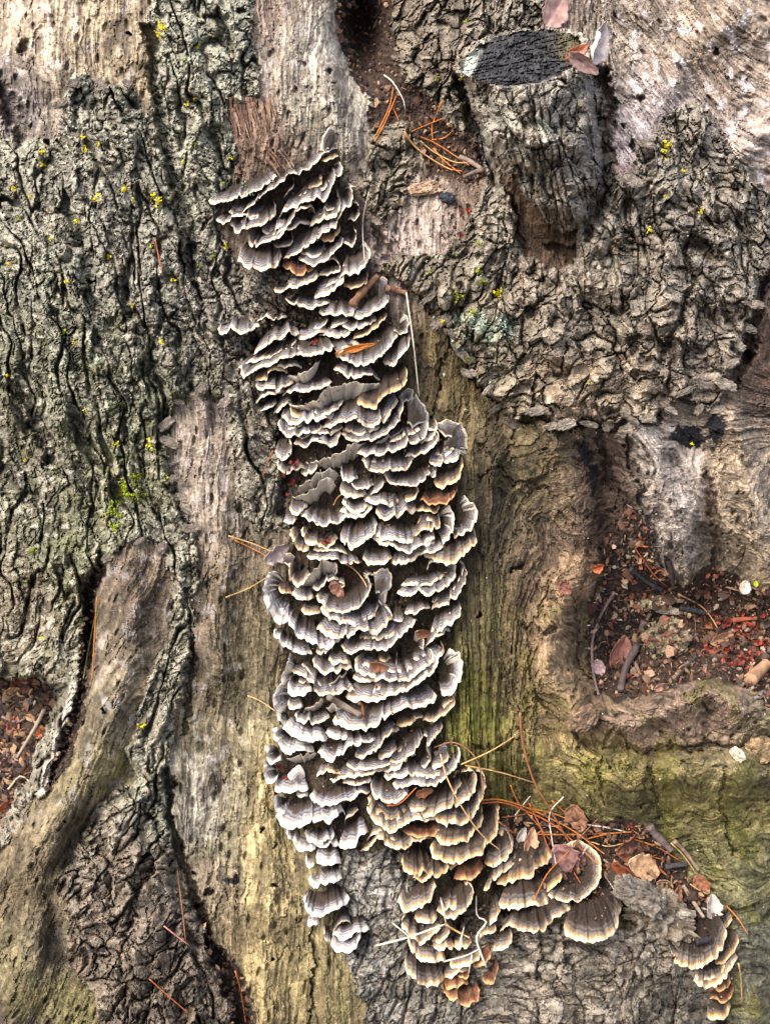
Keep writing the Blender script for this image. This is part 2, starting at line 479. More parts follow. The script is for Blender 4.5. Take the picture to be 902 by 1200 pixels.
# roots and folds standing out of the macro shape: polyline, half width, height
for poly, w_, hgt in [
   ([(752,505),(772,560),(792,600),(806,668)], 34, 26), ([(860,500),(882,580),(905,660),(930,720)], 30, 24),
   ([(700,640),(668,690),(645,740),(646,790),(676,832),(740,846),(830,806),(902,842),(960,850)], 26, 22),
   ([(560,520),(575,640),(560,780),(540,880)], 40, 10), ([(640,500),(660,560),(690,620)], 22, 14), ([(690,836),(750,838),(830,812),(905,846),(980,850)], 36, 18), ([(590,880),(690,912),(800,915),(905,905)], 44, 20), ([(690,872),(770,886),(860,876),(940,880)], 9, -12), ([(150,660),(150,760),(110,880),(30,1020)], 44, 12), ([(152,905),(104,965),(60,1045),(70,1120)], 16, -14), ([(556,440),(590,500),(600,600)], 18, -8), ([(870,880),(850,960),(872,1060),(880,1200)], 26, 14),
   ([(700,880),(760,900),(840,900)], 24, 10), ([(150,660),(150,760),(110,880),(30,1020)], 26, 14), ([(70,1030),(40,1110),(10,1200)], 26, 12), ([(300,880),(312,1000),(310,1220)], 20, 9),
   ([(385,890),(372,1000),(392,1220)], 22, 8), ([(380,20),(385,90),(405,170)], 24, 10), ([(860,20),(800,70),(760,140),(735,220)], 24, 12), ([(905,150),(870,180)], 20, 12), ([(40,20),(60,90)], 30, 8), ([(232,470),(245,560),(262,680),(255,800)], 22, 8)]:
    d = linedist(poly, U + 8 * fbm(U / 40, V / 40, 2, 401), V + 8 * fbm(U / 40, V / 40, 2, 403), 90)
    H = H + 1.7 * hgt * np.exp(-(d / w_) ** 2 * 1.6)
for (hu, hv, a_, b_, dep) in [(712,560,18,60,13),(706,640,20,34,16),(790,720,70,40,10),(720,760,26,40,18),(828,640,14,44,22),(425,40,24,60,80),(108,740,10,90,16)]:
    H = H - 1.5 * dep * np.exp(-((U - hu) / a_) ** 2 - ((V - hv) / b_) ** 2)
# --- grain potential for bare wood
cx, cy = 800.0, 705.0
rad = np.sqrt((U - cx) ** 2 + ((V - cy) * 1.05) ** 2)
ang = np.arctan2(cy - V, cx - U)
psi_v = U + 0.05 * (V - 600)
psi_l = U + 0.45 * (V - 650)
psi_r = 790 - 0.9 * rad + 34 * fbm(U / 70, V / 70, 3, 46)
psi_t = 330 + 0.72 * (U - V) + 22 * np.sin(U / 60)
alo_v, alo_l, alo_r, alo_t = V, V - 0.4 * U, ang * 300 + 30 * fbm(U / 50, V / 50, 2, 47), 0.7 * (U + V)
wl = smooth(210, 150, U) * smooth(620, 720, V)
wr = smooth(500, 640, U) * smooth(420, 560, V)
wt = smooth(660, 720, U) * smooth(330, 200, V)
psi = psi_v * (1 - wl) + psi_l * wl
psi = psi * (1 - wr) + psi_r * wr
psi = psi * (1 - wt) + psi_t * wt
alo = alo_v * (1 - wl) + alo_l * wl
alo = alo * (1 - wr) + alo_r * wr
alo = alo * (1 - wt) + alo_t * wt
wx, wy = 12 * fbm(U / 90, V / 110, 3, 41), 20 * fbm(U / 90, V / 90, 3, 51)
jag = 3.0 * fbm(U / 7, V / 7, 3, 43, 0.6)
ps, al = psi + wx, alo + wy
streak = fbm(ps / 9, al / 150, 4, 61, 0.65)
streak2 = fbm((ps + 0.4 * jag) / 2.4, al / 40, 2, 66)
lay = fbm((ps + jag) / 44, (al + jag * 2) / 90, 4, 71, 0.5) * 5.0 + 0.10 * fbm(U / 4, V / 4, 2, 73)
lf = lay - np.floor(lay)
terr = np.floor(lay) + smooth(0.90, 1.0, lf)
chk = perlin((ps + jag) / 12, al / 70, 74)
check = smooth(0.05, 0.0, np.abs(chk)) * smooth(0.0, 0.35, fbm(U / 40, V / 60, 2, 75))
hwood = (1 - 0.5 * wr) * (2.6 * streak + 1.3 * streak2) + (2.6 + 1.2 * wr) * terr + 3.0 * fbm(U / 24, V / 30, 4, 81, 0.6) + 1.1 * fbm(U / 3.2, V / 3.2, 2, 83) + 1.6 * fbm(U / 10, V / 13, 3, 84, 0.6) - 6.0 * check
pit_f1, _, pit_id, _, _ = worley(ps / 16, al / 34, 91)
pit = smooth(0.20, 0.08, pit_f1) * (cellrand(pit_id, 3) > 0.55)
hwood = hwood - 7 * pit
# rippled scoops on the lower-right wood
scoop = wr * smooth(780, 900, V)
f1s, f2s, _, _, _ = worley(U / 26 + 0.5 * wx / 26, V / 22 + 0.5 * wy / 22, 92)
hwood = hwood + scoop * (4.0 * (f2s - f1s) - 2.0)

# --- bark
lean = 0.24 * np.minimum(V, 640) + 40 * smooth(300, 0, U) * smooth(0, 400, V) - 0.30 * smooth(640, 900, V) * (V - 640) * smooth(300, 200, U)
bl_psi = U - lean
b_psi = np.where(U > 420, U + 0.28 * (V - 300) * smooth(760, 540, U) - 0.25 * (V - 300) * smooth(700, 860, U), bl_psi)
b_alo = V.copy()
lump = (bid == 2)
b_psi = np.where(lump, 0.75 * U + 0.65 * V, b_psi)
b_alo = np.where(lump, 0.75 * V - 0.65 * U, b_alo)
stb = (bid == 8)
b_psi = np.where(stb, sD * 1.05 + 40, b_psi); b_alo = np.where(stb, sS * slen, b_alo)
wk_ = np.where(bid == 7, 0.35, 1.0)
bx_, by_ = 20 * wk_ * fbm(U / 55, V / 75, 3, 101), 20 * wk_ * fbm(U / 55, V / 75, 3, 111)
tx_ = 2.6 * fbm(U / 7, V / 7, 3, 102, 0.6)
ty_ = 2.6 * fbm(U / 7, V / 7, 3, 112, 0.6)
bp_, ba_ = b_psi + bx_ + tx_, b_alo + by_ + ty_
fine = np.where(bid == 7, 0.78, np.where(bid == 8, 0.85, 1.0))
ridged = smooth(420, 300, U) * (bid != 2)         # left bark: long ridges; right: blocky
tall = np.where(bid == 8, 48, 36) + 12 * ridged
f1a, f2a, ida, dxa, dya = worley(bp_ / 21 / fine, ba_ / tall / fine, 121)
f1b, f2b, idb, dxb, dyb = worley(bp_ / 10 / fine, ba_ / (12 + 6 * (bid == 8)) / fine, 131)
f1c, f2c, idc, dxc, dyc = worley((bp_ + tx_) / 4.9, (ba_ + ty_) / 5.3, 141)
ea, eb, ec = f2a - f1a, f2b - f1b, f2c - f1c
ra = cellrand(ida, 2)
rb = cellrand(idb, 4)
rc = cellrand(idc, 6)
# long anastomosing furrows, narrow cracks between plates, flakes that sit at different heights
n1_ = perlin((bp_ - tx_) / 33, ba_ / 120, 152) + 0.30 * perlin(bp_ / 12, ba_ / 40, 153)
n2_ = perlin(bp_ / 34, ba_ / 26, 154) + 0.4 * perlin(bp_ / 11, ba_ / 9, 155)
depth_n = 0.5 + 0.9 * smooth(-0.4, 0.4, fbm(U / 50, V / 50, 2, 158))
fur1 = smooth(0.10 + 0.12 * smooth(-0.3, 0.3, fbm(U / 30, V / 40, 2, 431)), 0.0, np.abs(n1_)) * depth_n * smooth(-0.65, -0.15, fbm(U / 22, V / 30, 2, 433))
fur2 = smooth(0.10, 0.0, np.abs(n2_)) * depth_n
gro = smooth(0.10, 0.01, ea) * smooth(-0.35, 0.15, fbm(U / 26, V / 26, 2, 159))
grb = smooth(0.10, 0.01, eb) * smooth(-0.25, 0.25, fbm(U / 15, V / 15, 2, 160))
amp = np.where(bid == 7, 0.55, 1.0) * np.where(bid == 8, 0.8, 1.0)
stubf = np.where(bid == 8, smooth(0.16, 0.0, np.abs(perlin(sD / 15 + 0.3 * fbm(U / 20, V / 20, 2, 6), sS * slen / 80, 421))), 0)
lumpy = 3.4 * (0.5 - 1.6 * f1c ** 2) + 3.4 * (rc - 0.5)
hbark = amp * (-(13 + 9 * ridged) * fur1 - (9 - 2 * ridged) * fur2 - 14 * gro * (1 - 0.4 * ridged) - 6.5 * grb - 12 * stubf
        + (1 - 0.35 * ridged) * (15 * (ra - 0.5) + 14 * dxa * (cellrand(ida, 7) - 0.5) + 13 * dya * (cellrand(ida, 8) - 0.35))
        + (1 - 0.3 * ridged) * (6.5 * (rb - 0.5) + 6.5 * dyb * (cellrand(idb, 9) - 0.3) + 5 * dxb * (cellrand(idb, 10) - 0.5))
        + (0.35 + 0.65 * ridged) * lumpy
        + 7 * fbm(U / 34, V / 40, 3, 161, 0.5) + 0.8 * fbm(U / 3.0, V / 3.0, 2, 171))
crumb = smooth(0.0, 0.3, fbm(U / 34, V / 34, 3, 181))
hbark = hbark + ridged * 18 * fbm((b_psi + 0.6 * bx_) / 34, b_alo / 190, 2, 441)
hbark = hbark + crumb * 1.8 * perlin(U / 2.9, V / 2.9, 191)

hsoil = soff + 6 * fbm(U / 18, V / 18, 4, 201) + 2.2 * perlin(U / 3.5, V / 3.5, 203) - 3
edge = smooth(0, 5, -inb)
rim = smooth(0, 1.2, -inb)
Hw = H + hwood
Hb = H + bthick * np.clip(0.8 + 1.1 * fbm(U / 45, V / 45, 2, 435), 0.25, 1.4) * rim * (0.7 + 0.3 * edge) + hbark * (0.4 + 0.6 * edge)
Hs_ = H + hsoil * smooth(0, 8, -sdist)
HH = np.where(is_bark, np.maximum(Hb, H - 22), Hw)
HH = np.where(is_soil, Hs_, HH)
HH = np.where(is_cut, H + 3.6 * smooth(0, 0.3, ec) + 6 * (rb - 0.5) + 5 * (rc - 0.5) - 7 * smooth(0.2, 0, np.abs(perlin((U + 2.2 * V) / 30, (V + 0.12 * U) / 7, 88))), HH)

# --- carved cracks and holes: polyline, half width, depth
CARVE = [
 ([(176,30),(181,90),(192,160),(208,215),(220,265),(230,318)], 8, 34),
 ([(0,105),(14,130),(26,158)], 14, 45), ([(-60,452),(12,455),(40,482),(58,540)], 11, 40),
 ([(146,340),(151,374)], 6, 25), ([(205,235),(214,300),(232,350)], 4, 20),
 ([(196,470),(190,520),(206,575),(226,630)], 4, 14), ([(330,480),(338,560),(330,600)], 8, 30),
 ([(300,400),(318,440),(322,480)], 9, 26), ([(180,330),(186,380),(182,420)], 4, 16),
 ([(195,905),(200,960),(212,1010),(232,1060),(244,1090)], 6, 30),
 ([(122,650),(106,700),(104,780)], 7, 26), ([(704,84),(712,160),(708,230),(690,275)], 11, 44), ([(536,96),(550,130),(566,180),(584,214)], 10, 40),
 ([(808,285),(838,298)], 10, 34), ([(742,398),(740,412)], 8, 26), ([(858,410),(872,420)], 7, 24), ([(805,290),(812,330),(790,390),(770,420)], 4, 20),
 ([(648,290),(668,296)], 9, 20), ([(588,190),(600,240),(612,290)], 4, 14),
 ([(498,352),(520,388),(552,436),(588,478)], 3, 14), ([(604,500),(628,486),(656,510),(670,494),(718,500),(772,490)], 5, 22),
 ([(368,1078),(369,1130),(364,1210)], 1.6, 10), ([(700,500),(712,560),(735,590)], 6, 16), ([(786,640),(798,680)], 8, 20), ([(828,560),(836,600),(842,660)], 7, 24), ([(736,520),(752,580),(768,640),(778,660)], 4, 16), ([(690,650),(676,700),(672,760),(690,800)], 3, 10), ([(640,690),(622,740),(622,800),(650,850)], 2, 7), ([(700,842),(760,880),(850,872),(902,868)], 2.2, 8), ([(560,520),(600,560),(650,580)], 2, 7), ([(610,470),(600,530),(560,560)], 2, 7), ([(760,900),(770,950)], 2, 7), ([(700,890),(706,940)], 2, 7), ([(850,900),(846,950),(856,1000)], 2.2, 8),
 ([(838,1100),(842,1160),(846,1230)], 6, 26), ([(460,995),(478,1030)], 4, 12), ([(560,872),(590,878),(604,870)], 2.2, 9), ([(520,420),(510,480)], 2, 8),
 ([(440,270),(452,300)], 8, 28), ([(485,1050),(540,1085),(560,1150)], 3, 9), ([(570,1095),(640,1100),(700,1110)], 4, 10),
 ([(222,690),(226,780),(216,860)], 3, 16), ([(894,330),(880,400),(860,450)], 7, 22), ([(620,1010),(640,1048)], 4, 10), ([(735,1062),(738,1082)], 10, 26),
]
for poly, w_, dep in CARVE:
    d = linedist(poly, RU, RV, 30)
    HH = HH - dep * smooth(w_ * 1.15, w_ * 0.25, d) * ~is_cut
HOLES = [(30,56,8,11),(302,967,4,4),(323,989,3,3),(322,1038,6,4),(318,1124,3,4),(245,1046,5,5),(646,740,6,7),(605,667,7,5),(750,114,4,5),(734,145,4,3),(745,168,4,7),
         (385,83,4,3),(392,98,3,2),(108,330,5,3),(176,1020,3,3),(120,835,3,5),(75,963,4,3),(560,720,3,3),(840,62,5,4),(700,812,4,3),(230,1060,4,3),(285,12,6,5),(152,40,4,3)]
for hu, hv, a_, b_ in HOLES:
    d = np.sqrt(((RU - hu) / a_) ** 2 + ((RV - hv) / b_) ** 2)
    HH = HH - 20 * smooth(1.2, 0.5, d)
# knots raised on silvery wood
for ku, kv, kr in [(801,67,9),(865,110,14),(838,70,12),(790,68,6),(612,545,16),(890,40,10),(140,930,8),(138,826,10)]:
    d = np.sqrt((U - ku) ** 2 + (V - kv) ** 2) / kr
    HH = HH + np.where(is_wood, 6 * np.exp(-d * d) + 1.6 * np.cos(d * 7) * np.exp(-d * d * 0.5), 0)
# raised pale sliver along the torn bark edge of the left root
d = linedist([(86,806),(82,828),(70,850),(66,880),(52,915),(48,930)], RU, RV, 30)
sliver = d < 4 + 2.5 * fbm(U / 9, V / 9, 2, 416)
HH = HH + (13 + 9 * fbm(U / 14, V / 14, 2, 417)) * smooth(7, 2, d)
# open ground left of the root: let the trunk drop away behind the leaf litter
EDGE = [(-400,782),(44,792),(68,806),(64,842),(46,890),(24,935),(-8,985),(-50,1060),(-400,1200)]
d = sdf(EDGE, RU, RV, 60)
open_ground = d < 0
HH = HH - 260 * smooth(2, -10, d)

# ------------------------------------------------------------------ pigments
def srgbpts(pts, U, V, pw=3.0):
    num = np.zeros(U.shape + (3,)); den = np.zeros(U.shape)
    for (u, v, c) in pts:
        w = 1.0 / (((U - u) ** 2 + (V - v) ** 2) / 900.0 + 0.6) ** (pw / 2)
        num += w[..., None] * lin(c); den += w
    return num / den[..., None]

WOODC = [(40,30,(176,160,136)),(120,50,(180,162,132)),(150,90,(158,140,112)),(10,110,(120,112,108)),(330,50,(170,158,140)),(380,60,(186,178,162)),(360,130,(178,170,148)),(400,150,(168,160,144)),(310,30,(150,124,104)),
 (298,150,(150,124,104)),(312,170,(126,98,80)),(280,140,(146,122,102)),(230,520,(150,136,120)),(230,600,(150,136,120)),(255,560,(138,124,108)),(250,650,(112,100,82)),(270,700,(92,82,62)),(300,740,(124,112,84)),(270,790,(96,88,64)),(235,760,(120,104,88)),
 (250,870,(120,110,84)),(300,860,(140,130,100)),(230,940,(168,160,140)),(250,990,(150,142,112)),(240,1020,(140,124,104)),(310,950,(160,147,110)),(340,1000,(152,137,96)),(330,1100,(146,131,92)),(380,1150,(130,118,80)),(300,1180,(140,120,84)),(270,1100,(132,116,86)),
 (160,690,(120,104,86)),(170,750,(98,88,76)),(130,760,(134,120,98)),(120,830,(128,116,92)),(140,870,(124,112,90)),(100,920,(128,116,84)),(130,900,(134,124,80)),(70,990,(120,106,82)),(40,1060,(112,98,74)),(20,1130,(118,108,76)),(40,1150,(124,114,80)),(60,1120,(84,78,72)),(80,1170,(106,100,60)),(20,1190,(90,80,66)),
 (510,400,(98,84,52)),(540,460,(104,90,56)),(520,520,(96,84,54)),(600,520,(110,98,68)),(590,560,(94,86,60)),(640,540,(120,106,74)),(570,620,(74,68,50)),(560,680,(84,78,52)),(560,760,(88,82,50)),(545,800,(100,98,40)),(560,850,(112,112,36)),(600,780,(104,92,60)),(640,760,(156,132,98)),(620,800,(128,108,78)),(640,690,(128,104,80)),
 (670,640,(116,94,80)),(650,600,(120,104,76)),(680,560,(112,92,76)),(720,540,(128,112,98)),(700,600,(92,74,64)),(720,640,(80,64,56)),(760,570,(166,154,140)),(790,630,(172,162,154)),(780,530,(158,146,130)),(850,540,(164,146,124)),(830,590,(150,130,110)),(880,600,(172,156,130)),(860,640,(146,128,108)),(890,660,(160,146,118)),
 (880,400,(84,66,56)),(895,450,(96,78,66)),(830,820,(126,108,94)),(780,860,(134,114,88)),(740,840,(118,100,80)),(700,830,(124,100,80)),(650,850,(122,104,66)),(620,900,(110,100,56)),(700,900,(136,124,72)),(660,940,(126,116,66)),(760,900,(130,120,70)),(800,930,(132,124,72)),(860,870,(120,108,84)),(870,940,(142,132,76)),(820,1000,(116,112,72)),(870,1030,(122,118,80)),(860,1100,(92,94,82)),(880,1160,(122,118,96)),(740,950,(92,88,54)),
 (720,60,(160,146,130)),(760,120,(176,164,160)),(770,190,(190,180,184)),(740,180,(184,174,176)),(800,60,(160,142,122)),(850,40,(150,132,112)),(860,110,(150,132,116)),(820,160,(156,140,132)),(880,170,(184,168,154)),(890,210,(160,142,126)),(725,215,(140,104,78)),
 (630,260,(118,96,72)),(650,290,(84,64,48)),(600,230,(112,92,72)),(470,290,(172,156,146)),(455,300,(180,164,152)),
 (400,400,(58,48,38)),(430,600,(60,52,36)),(420,800,(54,46,34)),(400,950,(60,52,42))]  # dark trunk tones behind the brackets, gap shade put into the colour
su, sv = U[::6, ::6], V[::6, ::6]
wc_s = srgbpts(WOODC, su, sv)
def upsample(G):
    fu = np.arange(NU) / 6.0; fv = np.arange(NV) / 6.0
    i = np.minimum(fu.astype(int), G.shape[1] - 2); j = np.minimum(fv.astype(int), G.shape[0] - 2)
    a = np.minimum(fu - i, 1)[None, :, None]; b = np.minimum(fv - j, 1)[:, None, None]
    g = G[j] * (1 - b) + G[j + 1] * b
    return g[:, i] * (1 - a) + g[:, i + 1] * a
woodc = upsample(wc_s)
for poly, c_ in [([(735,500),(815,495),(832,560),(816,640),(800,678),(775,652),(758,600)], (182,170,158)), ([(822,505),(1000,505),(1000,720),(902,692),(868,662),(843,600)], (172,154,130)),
                 ([(690,515),(733,520),(756,610),(742,645),(705,640)], (86,68,58)), ([(655,650),(700,640),(690,690),(664,740),(668,790),(640,800),(628,760),(640,700)], (166,138,104)),  # dark groove polygon comes first: depth shading painted into the wood colour
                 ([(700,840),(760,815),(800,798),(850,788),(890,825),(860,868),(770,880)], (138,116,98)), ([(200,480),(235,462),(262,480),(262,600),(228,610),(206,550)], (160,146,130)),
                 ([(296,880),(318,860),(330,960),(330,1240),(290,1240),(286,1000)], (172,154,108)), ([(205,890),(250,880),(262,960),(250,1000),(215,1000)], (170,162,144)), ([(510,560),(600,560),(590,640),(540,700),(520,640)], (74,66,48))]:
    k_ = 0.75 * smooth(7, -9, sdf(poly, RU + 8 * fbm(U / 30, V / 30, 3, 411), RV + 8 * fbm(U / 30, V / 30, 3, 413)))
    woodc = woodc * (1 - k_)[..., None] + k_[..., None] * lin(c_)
var = 1 + 0.8 * streak + 0.8 * streak2 + 0.7 * fbm(U / 38, V / 52, 5, 211, 0.66) + 0.55 * fbm(U / 4, V / 5, 2, 213)
woodc = woodc * np.clip(0.95 * var, 0.3, 1.9)[..., None]
wg_ = woodc.mean(-1, keepdims=True)
woodc = wg_ + (woodc - wg_) * 0.9
woodc = woodc * (1 + 0.14 * wr * smooth(760, 860, V))[..., None]
woodc = woodc * np.where((np.floor(lay).astype(int) % 3 == 0), 0.72, 1.06)[..., None]
stain = smooth(0.16, 0.42, fbm(ps / 26, al / 80, 4, 221)) * 0.55
woodc = woodc * (1 - stain)[..., None] + stain[..., None] * lin((70, 60, 50))
alg = smooth(0.02, 0.35, fbm(U / 40, V / 46, 4, 231)) * (smooth(470, 540, U) * smooth(640, 800, V) + 0.4 * smooth(1120, 1170, V) * smooth(200, 100, U) + 0.35 * smooth(250, 330, U) * smooth(850, 950, V))
woodc = woodc * (1 - 0.42 * alg)[..., None] + (0.42 * alg)[..., None] * lin((116, 112, 52))
white = 1.25 * smooth(0.10, 0.40, fbm(U / 16, V / 22, 4, 241)) * (smooth(700, 740, U) * smooth(330, 200, V) + 0.4 * smooth(180, 100, V) * smooth(450, 350, U) + 0.35 * smooth(230, 200, np.abs(U - 230)) * smooth(460, 480, V) * smooth(1000, 900, V) * smooth(300, 260, U))
woodc = woodc * (1 - 0.6 * white)[..., None] + (0.6 * white)[..., None] * lin((214, 206, 204))
for (bu, bv, ra_, rb_) in [(806,510,22,12),(838,506,14,18),(686,534,10,20),(694,560,8,16),(268,1030,10,6)]:       # tarry black marks
    d = np.sqrt(((RU - bu) / ra_) ** 2 + ((RV - bv) / rb_) ** 2) + 0.6 * fbm(U / 10, V / 10, 3, 251)
    k = smooth(1.0, 0.8, d)[..., None]
    woodc = woodc * (1 - k) + k * lin((34, 33, 36))

BARKC = [(40,250,(124,122,106)),(100,200,(124,121,106)),(60,350,(106,107,90)),(150,300,(120,116,104)),(120,430,(108,108,88)),(230,60,(128,128,110)),(230,200,(126,126,108)),(240,350,(112,108,96)),(180,480,(96,98,78)),(140,560,(106,108,74)),(60,560,(98,94,78)),
  (20,700,(106,96,78)),(80,650,(108,110,82)),(300,520,(124,116,100)),(280,400,(104,94,84)),(215,650,(120,116,100)),(180,830,(122,118,100)),(190,950,(126,126,106)),(150,1000,(112,98,82)),(130,1100,(122,108,90)),(180,1150,(108,96,80)),
  (500,50,(116,104,88)),(580,140,(132,126,114)),(640,170,(138,130,116)),(600,200,(130,124,110)),(680,200,(112,104,92)),(460,200,(130,120,100)),(520,320,(122,112,94)),(560,400,(118,110,88)),(640,350,(126,114,98)),(720,330,(122,112,96)),(820,220,(132,124,110)),(850,320,(126,118,104)),(740,450,(138,124,102)),(680,470,(140,122,98)),(800,430,(124,112,98)),
  (440,1060,(136,132,122)),(430,1150,(128,124,114)),(520,1150,(118,112,100)),(620,1110,(134,124,108)),(700,1150,(124,114,98)),(780,1150,(120,112,96))]
bc_s = srgbpts(BARKC, su, sv)
barkc = upsample(bc_s)
bg_ = barkc.mean(-1, keepdims=True)
barkc = bg_ + (barkc - bg_) * 0.78
bvar = 1.18 + 0.45 * (ra - 0.5) + 0.6 * (rb - 0.5) + 0.8 * (rc - 0.5) + 0.9 * fbm(U / 14, V / 14, 5, 261, 0.65)
barkc = barkc * (np.clip(bvar, 0.25, 2.2) * (1 + 0.10 * ridged) * np.where(bid == 8, 1.25, 1.0))[..., None]
brn = smooth(-0.05, 0.45, fbm(U / 24, V / 30, 4, 271)) * 0.35
barkc = barkc * (1 - brn)[..., None] + brn[..., None] * (barkc * np.array([0.86, 0.70, 0.56]))
# grey-green crust lichen, mainly on the left bark
lich = smooth(0.10, 0.30, fbm(U / 9, V / 9, 3, 281) + 0.35 * fbm(U / 60, V / 60, 2, 283)) * (0.25 + 0.75 * smooth(420, 200, U)) * smooth(1150, 900, V)
lc = lin((178, 174, 158)) * (1 + 0.5 * fbm(U / 30, V / 30, 2, 291))[..., None]
barkc = barkc * (1 - 0.75 * lich)[..., None] + (0.75 * lich)[..., None] * lc
grn = smooth(0.05, 0.4, fbm(U / 30, V / 30, 4, 301)) * smooth(330, 180, U) * smooth(250, 420, V) * smooth(900, 700, V)
barkc = barkc * (1 - 0.35 * grn)[..., None] + (0.35 * grn)[..., None] * lin((104, 108, 62))
for (bu, bv, r_) in [(560,380,20),(590,385,16),(575,395,10),(512,300,8),(290,225,14),(110,420,8),(540,372,8),(640,150,10)]:      # pale mint rosettes
    d = np.sqrt((RU - bu) ** 2 + (RV - bv) ** 2) / r_ + 0.9 * fbm(U / 5, V / 5, 2, 311)
    k = 0.8 * smooth(0.9, 0.6, d)[..., None]
    barkc = barkc * (1 - k) + k * lin((178, 190, 168))
soilc = lin((62, 50, 42)) * (1 + 0.9 * fbm(U / 4, V / 4, 3, 321))[..., None]
soilc = np.clip(soilc, 0.004, 1)
cutc = lin((48, 47, 49)) * np.clip(1 + 1.4 * (rc - 0.5) + 1.2 * (rb - 0.5) + 0.9 * fbm(U / 12, V / 5, 3, 423), 0.2, 3)[..., None]
yel = smooth(640, 670, RU) * smooth(78, 60, RV)
cutc = cutc * (1 - 0.7 * yel)[..., None] + (0.7 * yel)[..., None] * lin((116, 110, 78))
pk = smooth(-14, -22, (RU - 586) * 0.8 + (RV - 62) * 0.2)[..., None]
cutc = cutc * (1 - pk) + pk * lin((206, 210, 196))

HUMUS_SHADE = [(300,205),(390,180),(425,240),(440,320),(470,400),(478,470),(530,520),(540,640),(525,760),(520,860),(560,930),(640,970),(640,1040),(560,1100),(540,1150),(490,1120),(480,1010),(430,960),(400,1000),(385,1080),(372,1000),(335,930),(335,700),(340,560),(310,460),(300,400),(320,330),(290,260)]
hum_shade = 0.85 * smooth(10, -10, sdf(HUMUS_SHADE, RU, RV))  # humus dirt that also paints shade into the gaps between the brackets
hum_shade_col = lin((52, 42, 33)) * (1 + 0.9 * fbm(U / 5, V / 5, 3, 325))[..., None]
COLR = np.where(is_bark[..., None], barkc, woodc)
COLR = COLR * (1 - hum_shade)[..., None] + hum_shade[..., None] * hum_shade_col
COLR = np.where(is_soil[..., None], soilc, COLR)
COLR = np.where(is_cut[..., None], cutc, COLR)
slc = lin((184, 176, 164)) * (1 + 0.5 * fbm(U / 8, V / 10, 3, 415))[..., None]
COLR = np.where(sliver[..., None], slc, COLR)
COLR = np.clip(COLR, 0.004, 0.85)

# ------------------------------------------------------------------ build tree objects from the relief
FR = frame(U, V, HH)
WP = world_of(FR).reshape(-1, 3)
COLf = COLR.reshape(-1, 3)
idx = np.arange(NV * NU).reshape(NV, NU)
Q = np.stack([idx[:-1, :-1], idx[1:, :-1], idx[1:, 1:], idx[:-1, 1:]], -1).reshape(-1, 4)
tree = bpy.data.objects.new('old_tree', None)
COL.objects.link(tree)
tag(tree, 'massive gnarled old tree trunk foot, half barked, carrying the column of bracket fungi', 'tree')

def piece(name, sel, mat, parent):
    f = Q[sel]
    vs, inv = np.unique(f, return_inverse=True)
    return make_mesh(name, WP[vs], inv.reshape(f.shape), mat, COLf[vs], smooth_shade=False, parent=parent)

reg = np.zeros(U.shape, np.int32)            # 0 wood
reg[is_soil] = 50
reg[is_cut] = 60
reg[is_bark] = bid[is_bark]
reg[is_bark & (bid == 0)] = 6
reg[sliver & ~is_soil] = 70
fr_ = reg[:-1, :-1].reshape(-1)
fcell = ida[:-1, :-1].reshape(-1)
inside = ((U > -10) & (U < 912) & (V > -10) & (V < 1210))[:-1, :-1].reshape(-1)
trunk = piece('trunk', fr_ == 0, M_WOOD, tree)
piece('sliver', fr_ == 70, M_WOOD, tree)
soil_o = piece('soil', fr_ == 50, M_SOIL, None)
tag(soil_o, kind='structure')
names = {1: 'bark_sheet', 2: 'bark_lump', 3: 'bark_strip', 4: 'bark_sheet', 5: 'bark_knob', 6: 'bark_sheet', 7: 'bark_sheet', 8: 'branch_stub'}
# the largest plates become pieces of their own
isb = (fr_ >= 1) & (fr_ <= 8)
key = fr_.astype(np.int64) * 10 ** 10 + fcell
kk, cnt = np.unique(key[isb & inside], return_counts=True)
order = np.argsort(-cnt)
big = kk[order[:290]]
big = big[cnt[order[:290]] > 60]
isbig = np.isin(key, big) & isb & inside
sb = np.nonzero(isbig)[0]
so = sb[np.argsort(key[sb], kind='stable')]
cuts = np.nonzero(np.diff(key[so]))[0] + 1
plates = []
WQ = NU - 1
for grp in np.split(so, cuts):
    rest = set(grp.tolist()); best = []
    while rest and len(best) < len(rest):
        st_ = [rest.pop()]; comp = []
        while st_:
            f = st_.pop(); comp.append(f)
            for g in (f - 1, f + 1, f - WQ, f + WQ):
                if g in rest:
                    rest.discard(g); st_.append(g)
        if len(comp) > len(best): best = comp
    plates.append(np.array(sorted(best)))
isbig[:] = False
for g in plates: isbig[g] = True
sheets = {}
for r in range(1, 9):
    f_ = (fr_ == r) & ~isbig
    if f_.any():
        sheets[r] = tag(piece(names[r], f_, M_BARK, tree), kind='stuff')
for g in plates:
    piece('bark_plate', g, M_BARK, sheets[int(fr_[g[0]])])
piece('cut_face', fr_ == 60, M_CUT, sheets[8])

# sampling of the finished relief
def surf(u, v):
    i = np.clip(np.searchsorted(ua, np.asarray(u, float)), 0, NU - 1)
    j = np.clip(np.searchsorted(va, np.asarray(v, float)), 0, NV - 1)
    return HH[j, i]

def msurf(u, v):
    return bil(MAC, u, v)

# ================================================================== GROUND
def ground_z(x, y):
    z = -0.364 + 0.5 * np.tanh(1.15 * y)
    z = z - 0.35 * smooth(-0.46, -0.20, x) * smooth(0.5, 0.1, y)
    return z + ZOFF + 0.012 * fbm(x * 9, y * 9, 4, 331) * np.exp(-(x * x + y * y) / 9)

